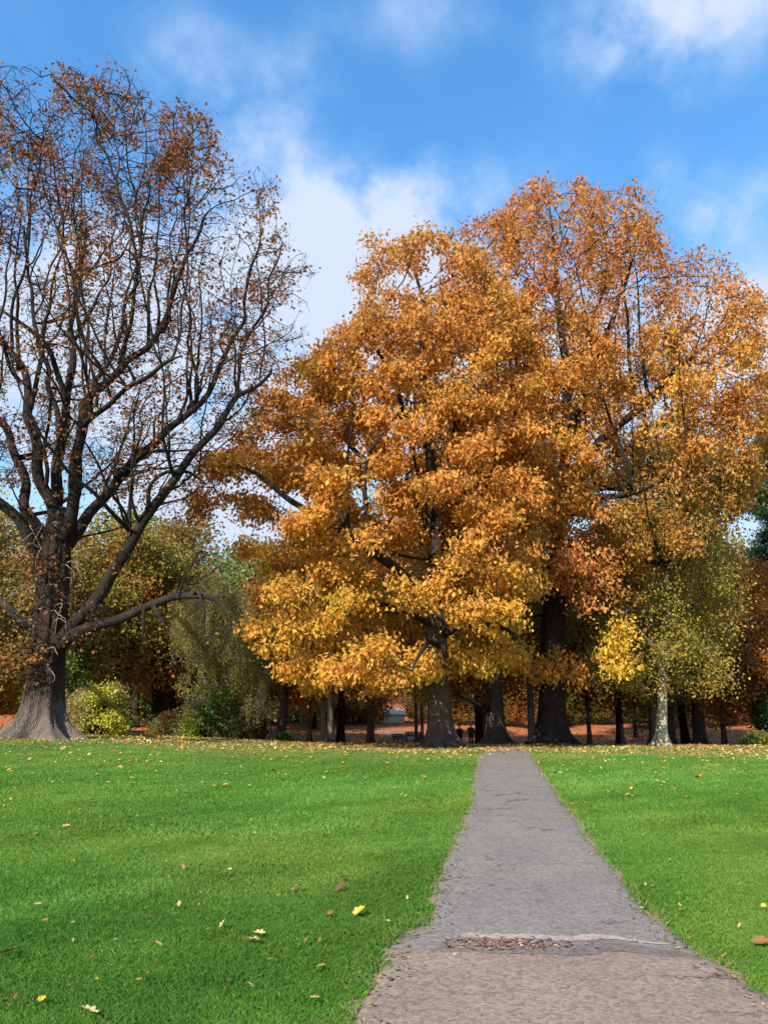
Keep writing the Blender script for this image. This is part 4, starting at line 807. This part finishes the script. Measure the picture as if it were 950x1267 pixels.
tag(link('grass', mesh_np('grass', EV, np.arange(len(EV)), 4, EC), M_GRASS), 'bright green mown grass of the lawn on both sides of the path', 'grass', kind='stuff')

# leaf carpet under the trees and the thin scatter on the lawn
LR = np.random.default_rng(505); xs = []; ys = []; cs = []
def onpath(x, y): return (x > EL(y) - .05) & (x < ER(y) + .05)
n = 56000; x = LR.uniform(-26, 26, n); y = 12 + 29 * LR.uniform(0, 1, n) ** .8; k = LR.uniform(0, 1, n) < np.clip(.035 + .62 * sstep(y, 15, 31) ** 1.3 * (.6 + .5 * vnoise(x, y, .7, 12)), 0, 1)
k &= ~(onpath(x, y) & (LR.uniform(0, 1, n) < .85) & (y < 27)); x = x[k]; y = y[k]; xs.append(x); ys.append(y); cs.append(np.array([GOLD * .8, (.50, .36, .16), ORANGE * .8, BROWN, (.60, .48, .22)])[LR.choice(5, len(x), p=[.3, .3, .15, .1, .15])])
n = 60000; x = LR.uniform(-60, 60, n); y = 39 + 75 * LR.uniform(0, 1, n) ** 1.1; xs.append(x); ys.append(y); cs.append(np.array([RUST * 1.1, (.44, .19, .08), ORANGE * .85, MAROON * 1.4, (.52, .30, .13)])[LR.choice(5, n, p=[.3, .25, .15, .15, .15])])
x = np.concatenate(xs); y = np.concatenate(ys); c = jitter(np.concatenate(cs), LR, .25); sz = LR.uniform(.07, .13, len(x)) * (1 + .9 * sstep(y, 38, 60)); pos = np.stack([x, y, ground(x, y) + .03 * (y < 40) + .012], 1)
tag(link('leaf_litter', leaf_mesh('leaf_litter', pos, sz, c, LR, droop=0, flat=.75, wid=.4, fold=.12), M_LITTER), 'yellow and rust fallen leaves carpeting the ground below the trees', 'leaf litter', kind='stuff')
# broken leaf debris heaped on the joint of the path
DR = np.random.default_rng(606); n = 330; x = np.clip(DR.normal(.8, .26, n), .42, 1.6); y = 5.53 + DR.normal(0, .065, n) - .03 * (x - .8)
pos = np.stack([x, y, np.full(n, .019) + DR.uniform(0, .004, n)], 1); c = jitter(np.array([(.26, .12, .08), (.34, .19, .14), (.15, .08, .06), (.42, .28, .21)])[DR.choice(4, n)], DR)
tag(link('leaf_debris', leaf_mesh('leaf_debris', pos, DR.uniform(.012, .04, n), c, DR, droop=0, flat=.9, fold=.06), M_LITTER), 'reddish-brown crumbled leaf debris on the path joint', 'leaf debris', kind='stuff')

ED = np.random.default_rng(707); n = 1500; y = 4.2 + 19 * ED.uniform(0, 1, n) ** 1.3; sd = ED.uniform(0, 1, n) < .55; x = np.where(sd, EL(y) + .02 + np.abs(ED.normal(0, .09, n)), ER(y) - .02 - np.abs(ED.normal(0, .07, n)))
pos = np.stack([x, y, ground(x, y) + .018], 1); c = jitter(np.array([(.22, .13, .07), (.36, .25, .13), (.12, .08, .05), (.20, .24, .06)])[ED.choice(4, n)], ED)
tag(link('edge_litter', leaf_mesh('edge_litter', pos, ED.uniform(.008, .035, n), c, ED, droop=0, flat=.85, fold=.06), M_LITTER), 'crumbs of leaf and soil gathered along both edges of the asphalt', 'leaf litter', kind='stuff')
def fleaf(name, col, curl, seed, lob=True, narrow=.55):
    rng = np.random.default_rng(seed); n = 22; V = [(0, 0, 0)]; T_ = []
    for i in range(n):
        a = 2 * math.pi * i / n; r = 1 + (.16 * math.cos(i * math.pi * .66 + seed) if lob else 0) + rng.normal(0, .03); X = math.cos(a) * r * .5; Yv = math.sin(a) * r * .5 * narrow
        V.append((X, Yv, curl * (Yv ** 2 * 2.4 + .35 * X ** 2) + rng.normal(0, .012)))
    V.append((-.78, .03, .03)); V.append((-.77, -.0, .03))
    me = bpy.data.meshes.new(name); F_ = [(0, i, i % n + 1) for i in range(1, n + 1)] + [(n // 2 + 1, n + 1, n + 2)]; me.from_pydata(V, [], F_)
    a = me.attributes.new('tint', 'FLOAT_COLOR', 'POINT'); cc = np.ones((len(V), 4)); cc[:, :3] = jitter(np.tile(col, (len(V), 1)), rng, .12); a.data.foreach_set('color', cc.astype(np.float32).ravel()); me.materials.append(M_LITTER); me.update(); return me
FK = {'brown': fleaf('fallen_leaf_brown', (.26, .12, .05), .7, 1), 'tan': fleaf('fallen_leaf_tan', (.52, .32, .14), .6, 2), 'cream': fleaf('fallen_leaf_cream', (.52, .38, .20), .9, 3), 'yellow': fleaf('fallen_leaf_yellow', (.60, .42, .06), .35, 4, narrow=.8), 'orange': fleaf('fallen_leaf_orange', (.50, .20, .05), .6, 5), 'dark': fleaf('fallen_leaf_dark', (.12, .07, .03), .5, 6)}
def put_leaf(kind, x, y, size, label, group=None, lift=None):
    o = bpy.data.objects.new('fallen_leaf', FK[kind]); COL.objects.link(o); on = bool(onpath(np.array(x), np.array(y))); z = float(ground(x, y)) + (.026 if on else .045)
    o.location = (x, y, z); o.rotation_euler = (R.normal(0, .15 if on else .4), R.normal(0, .12 if on else .35), R.uniform(0, 6.28)); o.scale = (size,) * 3; return tag(o, label, 'leaf', group)
special = [('yellow', 444, 1135, .105, 'large bright yellow fallen leaf in the grass left of the path'), ('cream', 310, 1173, .12, 'largest cream fallen leaf in the middle of the left lawn'), ('cream', 321, 1164, .08, 'small pale leaf touching the back of the largest cream leaf'),
           ('dark', 421, 1104, .10, 'dark brown fallen leaf just beyond the bright yellow one'), ('dark', 425, 1092, .08, 'darkest small leaf farthest behind the bright yellow one'), ('brown', 10, 1187, .11, 'big brown fallen leaf at the left edge of the lawn'),
           ('cream', 110, 1262, .09, 'cream fallen leaf at the bottom edge of the lawn'), ('brown', 941, 1172, .11, 'orange-brown leaf near the right edge of the right lawn'), ('cream', 276, 1153, .09, 'pale curled leaf left of the largest cream leaf'),
           ('orange', 366, 1106, .10, 'orange-tan leaf on the left lawn, left of the dark brown leaf'), ('tan', 82, 1025, .10, 'single tan leaf far out on the left lawn')]
for (k, a, b, s, lab) in special: q = px2g(a, b); put_leaf(k, q[0], q[1], s, lab)
near = [(243,1067),(226,1083),(203,1077),(310,1020),(187,1117),(387,1093),(184,1146),(89,1174),(395,1172),(397,1205),(389,1246),(171,1223),(218,1243),(51,1246),(17,1242),(282,1223),(310,1230),(113,1195),(87,1229),(196,1179),(221,1130),(55,1149),(24,1109),(46,1129),(245,963),(218,984),(379,1172),(345,1116),(408,1137),(300,1242),
        (828,1069),(927,1093),(915,1152),(878,1150),(841,1127),(868,1015),(655,1125),(792,1120),(775,1113),(548,1136),(542,1124),(504,1118),(792,1173)]
kinds = ['brown', 'tan', 'cream', 'yellow', 'orange', 'dark']; cname = {'brown': 'brown', 'tan': 'tan', 'cream': 'cream', 'yellow': 'small yellow', 'orange': 'orange', 'dark': 'small dark'}
pts = [px2g(*p) for p in near]; LR2 = np.random.default_rng(9)
while len(pts) < 289:
    y = LR2.uniform(0, 1) ** .9 * 18 + 4.6; x = LR2.uniform(-.54, .54) * y
    if bool(onpath(np.array(x), np.array(y))) and LR2.uniform() < .8: continue
    pts.append((x, y))
for i, (x, y) in enumerate(pts):
    kd = kinds[LR2.choice(6, p=[.22, .27, .18, .11, .14, .08])]; on = bool(onpath(np.array(x), np.array(y))); sz = LR2.uniform(.03, .06) if i < len(near) or y > 8 else LR2.uniform(.022, .045)
    if on: sz *= .7
    zn = 'the foreground of' if y < 6.5 else 'the near half of' if y < 10 else 'the middle of' if y < 15 else 'the far part of'; side = 'grey asphalt path' if on else zn + (' the left lawn' if x < EL(y) else ' the right lawn'); put_leaf(kd, x, y, sz, f'{cname[kd]} fallen leaf in {side}' if not on else f'{cname[kd]} fallen leaf on the {side}', 'fallen leaves scattered over lawn and path')

# ---------------------------------------------------------------- benches, far building, people
def boxm(parts):
    V = []; Fc = []
    for (cx, cy, cz, sx, sy, sz) in parts:
        b = len(V)
        for k in range(8): V.append((cx + (sx / 2 if k & 1 else -sx / 2), cy + (sy / 2 if k & 2 else -sy / 2), cz + (sz / 2 if k & 4 else -sz / 2)))
        for f in ((0, 1, 3, 2), (4, 6, 7, 5), (0, 4, 5, 1), (2, 3, 7, 6), (0, 2, 6, 4), (1, 5, 7, 3)): Fc += [b + i for i in f]
    return np.array(V), Fc
M_WOOD = plain('bench_wood', (.16, .06, .035), .7, (.10, .04, .025), 18, .3); M_IRON = plain('bench_iron', (.03, .03, .03), .5)
def bench(px, d, rz, label):
    x = (px - 475) / F * d * 1.03; r = empty('park_bench', (x, d, float(ground(x, d))), label, 'bench', 'benches on the leaf-strewn slope', rz)
    V, f = boxm([(0, -.2 + .13 * k, .45, 1.6, .11, .04) for k in range(4)]); link('seat', mesh_np('seat', V, f, 4), M_WOOD, r)
    V, f = boxm([(0, .26 + .035 * k, .56 + .14 * k, 1.6, .03, .115) for k in range(3)]); link('backrest', mesh_np('backrest', V, f, 4), M_WOOD, r)
    for s in (-.65, .65):
        for yy in (-.2, .22):
            V, f = boxm([(s, yy, .215, .06, .06, .43)]); link('leg', mesh_np('leg', V, f, 4), M_IRON, r)
        V, f = boxm([(s * 1.08, .02, .66, .05, .5, .04), (s * 1.08, -.2, .55, .04, .04, .18)]); link('armrest', mesh_np('armrest', V, f, 4), M_IRON, r)
bench(494, 67, .9, 'red-brown park bench on the leafy slope, left one of the pair'); bench(508, 72, -.25, 'red-brown park bench on the leafy slope, right one of the pair')

def building():
    d = 98; x = px2w(484, 880, d)[0]; z = float(ground(x, d)) - .1; r = empty('low_building', (x, d, z), 'low building in cream warmed to look sunlit at the back of the clearing', 'building'); mw = plain('sun_tinted_render', (.88, .70, .45), .9, (.82, .64, .40), 3); mrf = plain('felt_roof', (.66, .58, .46), .8)  # wall colour warmed to imitate sun; the building itself sits in shade
    V, f = boxm([(0, 2, .55, 3.4, 3.6, 1.1)]); link('wall', mesh_np('wall', V, f, 4), mw, r)
    V = [(-1.9, .0, 1.12), (1.9, .0, 1.12), (1.9, 4.0, 1.12), (-1.9, 4.0, 1.12), (-1.9, 2, 1.7), (1.9, 2, 1.7)]; me = bpy.data.meshes.new('roof'); me.from_pydata(V, [], [(0, 1, 5, 4), (2, 3, 4, 5), (0, 4, 3), (1, 2, 5), (0, 3, 2, 1)]); link('roof', me, mrf, r)
building()

def skin_mesh(name, pts, edges, mat, parent, sub=2):
    me = bpy.data.meshes.new(name); me.from_pydata([p[:3] for p in pts], edges, []); o = link(name, me, mat, parent)
    m = o.modifiers.new('skin', 'SKIN'); m.use_smooth_shade = True
    for i, v in enumerate(me.skin_vertices[0].data): v.radius = (pts[i][3], pts[i][4] if len(pts[i]) > 4 else pts[i][3]); v.use_root = (i == 0)
    s = o.modifiers.new('sub', 'SUBSURF'); s.levels = s.render_levels = sub; return o
M_SKIN = plain('skin', (.72, .45, .34), .5)
def person(px, d, h, rz, label, coat, trous, hair, step=.14, scarf=None, bagc=None, lean=0, hairlen=0, zip_=None):
    x = (px - 475) / F * d * 1.03; k = h / 1.75; r = empty('person', (x, d, float(ground(x, d)) + .0), label, 'person', None, rz); r.scale = (k, k, k)
    s = step
    J = [(0, 0, .95, .15, .11), (0, 0, 1.15, .13, .10), (0, 0, 1.38, .17, .11), (0, -.005, 1.49, .06), (0, -.01, 1.56, .055), (0, -.015, 1.64, .082, .098), (0, -.012, 1.72, .066, .08)]
    E = [(0, 1), (1, 2), (2, 3), (3, 4), (4, 5), (5, 6)]
    for sd in (-1, 1):
        b = len(J); f = s * sd
        J += [(sd * .10, 0, .88, .095), (sd * .105, -f * .6 - .02, .50, .062), (sd * .11, -f * 1.0 + (.08 if f < 0 else 0), .10, .042), (sd * .115, -f - .14, .045, .042, .03)]
        E += [(0, b), (b, b + 1), (b + 1, b + 2), (b + 2, b + 3)]
        b = len(J); f = -f * .8
        J += [(sd * .20, 0, 1.40, .062), (sd * .26, -f * .3 + .02, 1.14, .047), (sd * .27, -f - .06, .90, .035), (sd * .265, -f - .08, .83, .034, .018)]
        E += [(2, b), (b, b + 1), (b + 1, b + 2), (b + 2, b + 3)]
        hb = b + 3
        for q in range(4):
            c = len(J); J += [(sd * .262 + 0, -f - .105 + q * .02, .775, .009), (sd * .255, -f - .11 + q * .02, .745 + .006 * abs(q - 1.5), .008)]; E += [(hb, c), (c, c + 1)]
        c = len(J); J += [(sd * .25, -f - .12, .80, .010), (sd * .245, -f - .135, .775, .009)]; E += [(hb, c), (c, c + 1)]
    skin_mesh('body', J, E, M_SKIN, r)
    C = [(0, .0, .98, .19, .14), (0, 0, 1.15, .165, .13), (0, 0, 1.38, .20, .135), (0, 0, 1.49, .085), (0, 0, .82, .20, .15)]; CE = [(0, 1), (1, 2), (2, 3), (0, 4)]
    for sd in (-1, 1):
        f = -s * sd * .8; b = len(C); C += [(sd * .205, 0, 1.40, .082), (sd * .265, -f * .3 + .02, 1.14, .066), (sd * .272, -f - .055, .915, .052)]; CE += [(2, b), (b, b + 1), (b + 1, b + 2)]
    skin_mesh('coat', C, CE, coat, r)
    Tt = [(0, 0, .93, .15, .12)]; TE = []
    for sd in (-1, 1):
        f = s * sd; b = len(Tt); Tt += [(sd * .105, 0, .85, .11), (sd * .108, -f * .6 - .02, .50, .078), (sd * .112, -f + (.08 if f < 0 else 0), .13, .062)]; TE += [(0, b), (b, b + 1), (b + 1, b + 2)]
    skin_mesh('trousers', Tt, TE, trous, r)
    for sd in (-1, 1):
        f = s * sd; skin_mesh('shoe', [(sd * .112, -f + (.08 if f < 0 else 0) + .04, .05, .05, .045), (sd * .115, -f - .1, .045, .05, .04), (sd * .117, -f - .19, .04, .042, .03)], [(0, 1), (1, 2)], M_SHOE, r)
    HH = [(0, .03, 1.70, .095, .09), (0, .01, 1.755, .08, .08)] + ([(0, .07, 1.58, .09, .05)] if hairlen else []); skin_mesh('hair', HH, [(0, 1)] + ([(0, 2)] if hairlen else []), hair, r)
    if scarf: skin_mesh('scarf', [(-.07, -.03, 1.50, .05), (0, -.10, 1.47, .055), (.07, -.03, 1.50, .05), (0, -.145, 1.36, .055, .03), (0, .06, 1.50, .05)], [(0, 1), (1, 2), (1, 3), (2, 4), (4, 0)], scarf, r)
    # face: nose, eyes, mouth
    V, f = boxm([(0, -.118, 1.64, .022, .03, .04)]); link('nose', mesh_np('nose', V, f, 4), M_SKIN, r)
    for sd in (-1, 1): V, f = boxm([(sd * .032, -.105, 1.665, .026, .012, .012)]); link('eye', mesh_np('eye', V, f, 4), M_SHOE, r)
    V, f = boxm([(0, -.106, 1.598, .045, .012, .01)]); link('mouth', mesh_np('mouth', V, f, 4), M_LIP, r)
    return r
M_SHOE = plain('dark_leather', (.03, .026, .024), .5); M_LIP = plain('lip', (.35, .12, .10), .5)
person(562, 64, 1.66, .25, 'person in a dark purple-black coat with a white scarf, walking by the oak trunk', plain('plum_coat', (.055, .04, .06), .85, None, 40, .3), plain('dark_trousers', (.03, .03, .04)), plain('brown_hair', (.10, .055, .035), .6), .13, plain('white_scarf', (.82, .80, .78), .9), hairlen=1)
person(575, 64, 1.76, -.15, 'person in a dark green jacket and dark trousers, walking on the right of the pair', plain('green_jacket', (.04, .11, .09), .8, None, 40, .3), plain('navy_trousers', (.035, .04, .055)), plain('pale_hair', (.45, .38, .32), .6), .17)
def bag(px, d):
    x = (px - 475) / F * d * 1.03; r = empty('shoulder_bag', (x, d, float(ground(x, d)) + .62), 'small dark red bag hanging beside the green-jacketed walker', 'bag'); m = plain('red_cloth', (.14, .03, .03), .8)
    V, f = boxm([(0, 0, 0, .12, .28, .26), (0, 0, .145, .10, .24, .03)]); o = link('pouch', mesh_np('pouch', V, f, 4), m, r); b = o.modifiers.new('bev', 'BEVEL'); b.width = .03; b.segments = 2
    V = []; F_ = []; tube([Vector((0, -.1, .15)), Vector((0, -.07, .25)), Vector((0, 0, .30)), Vector((0, .07, .25)), Vector((0, .1, .15))], [.012] * 5, 6, V, F_); link('strap', mesh_np('strap', V, F_, 4), M_SHOE, r)
bag(580.2, 64)
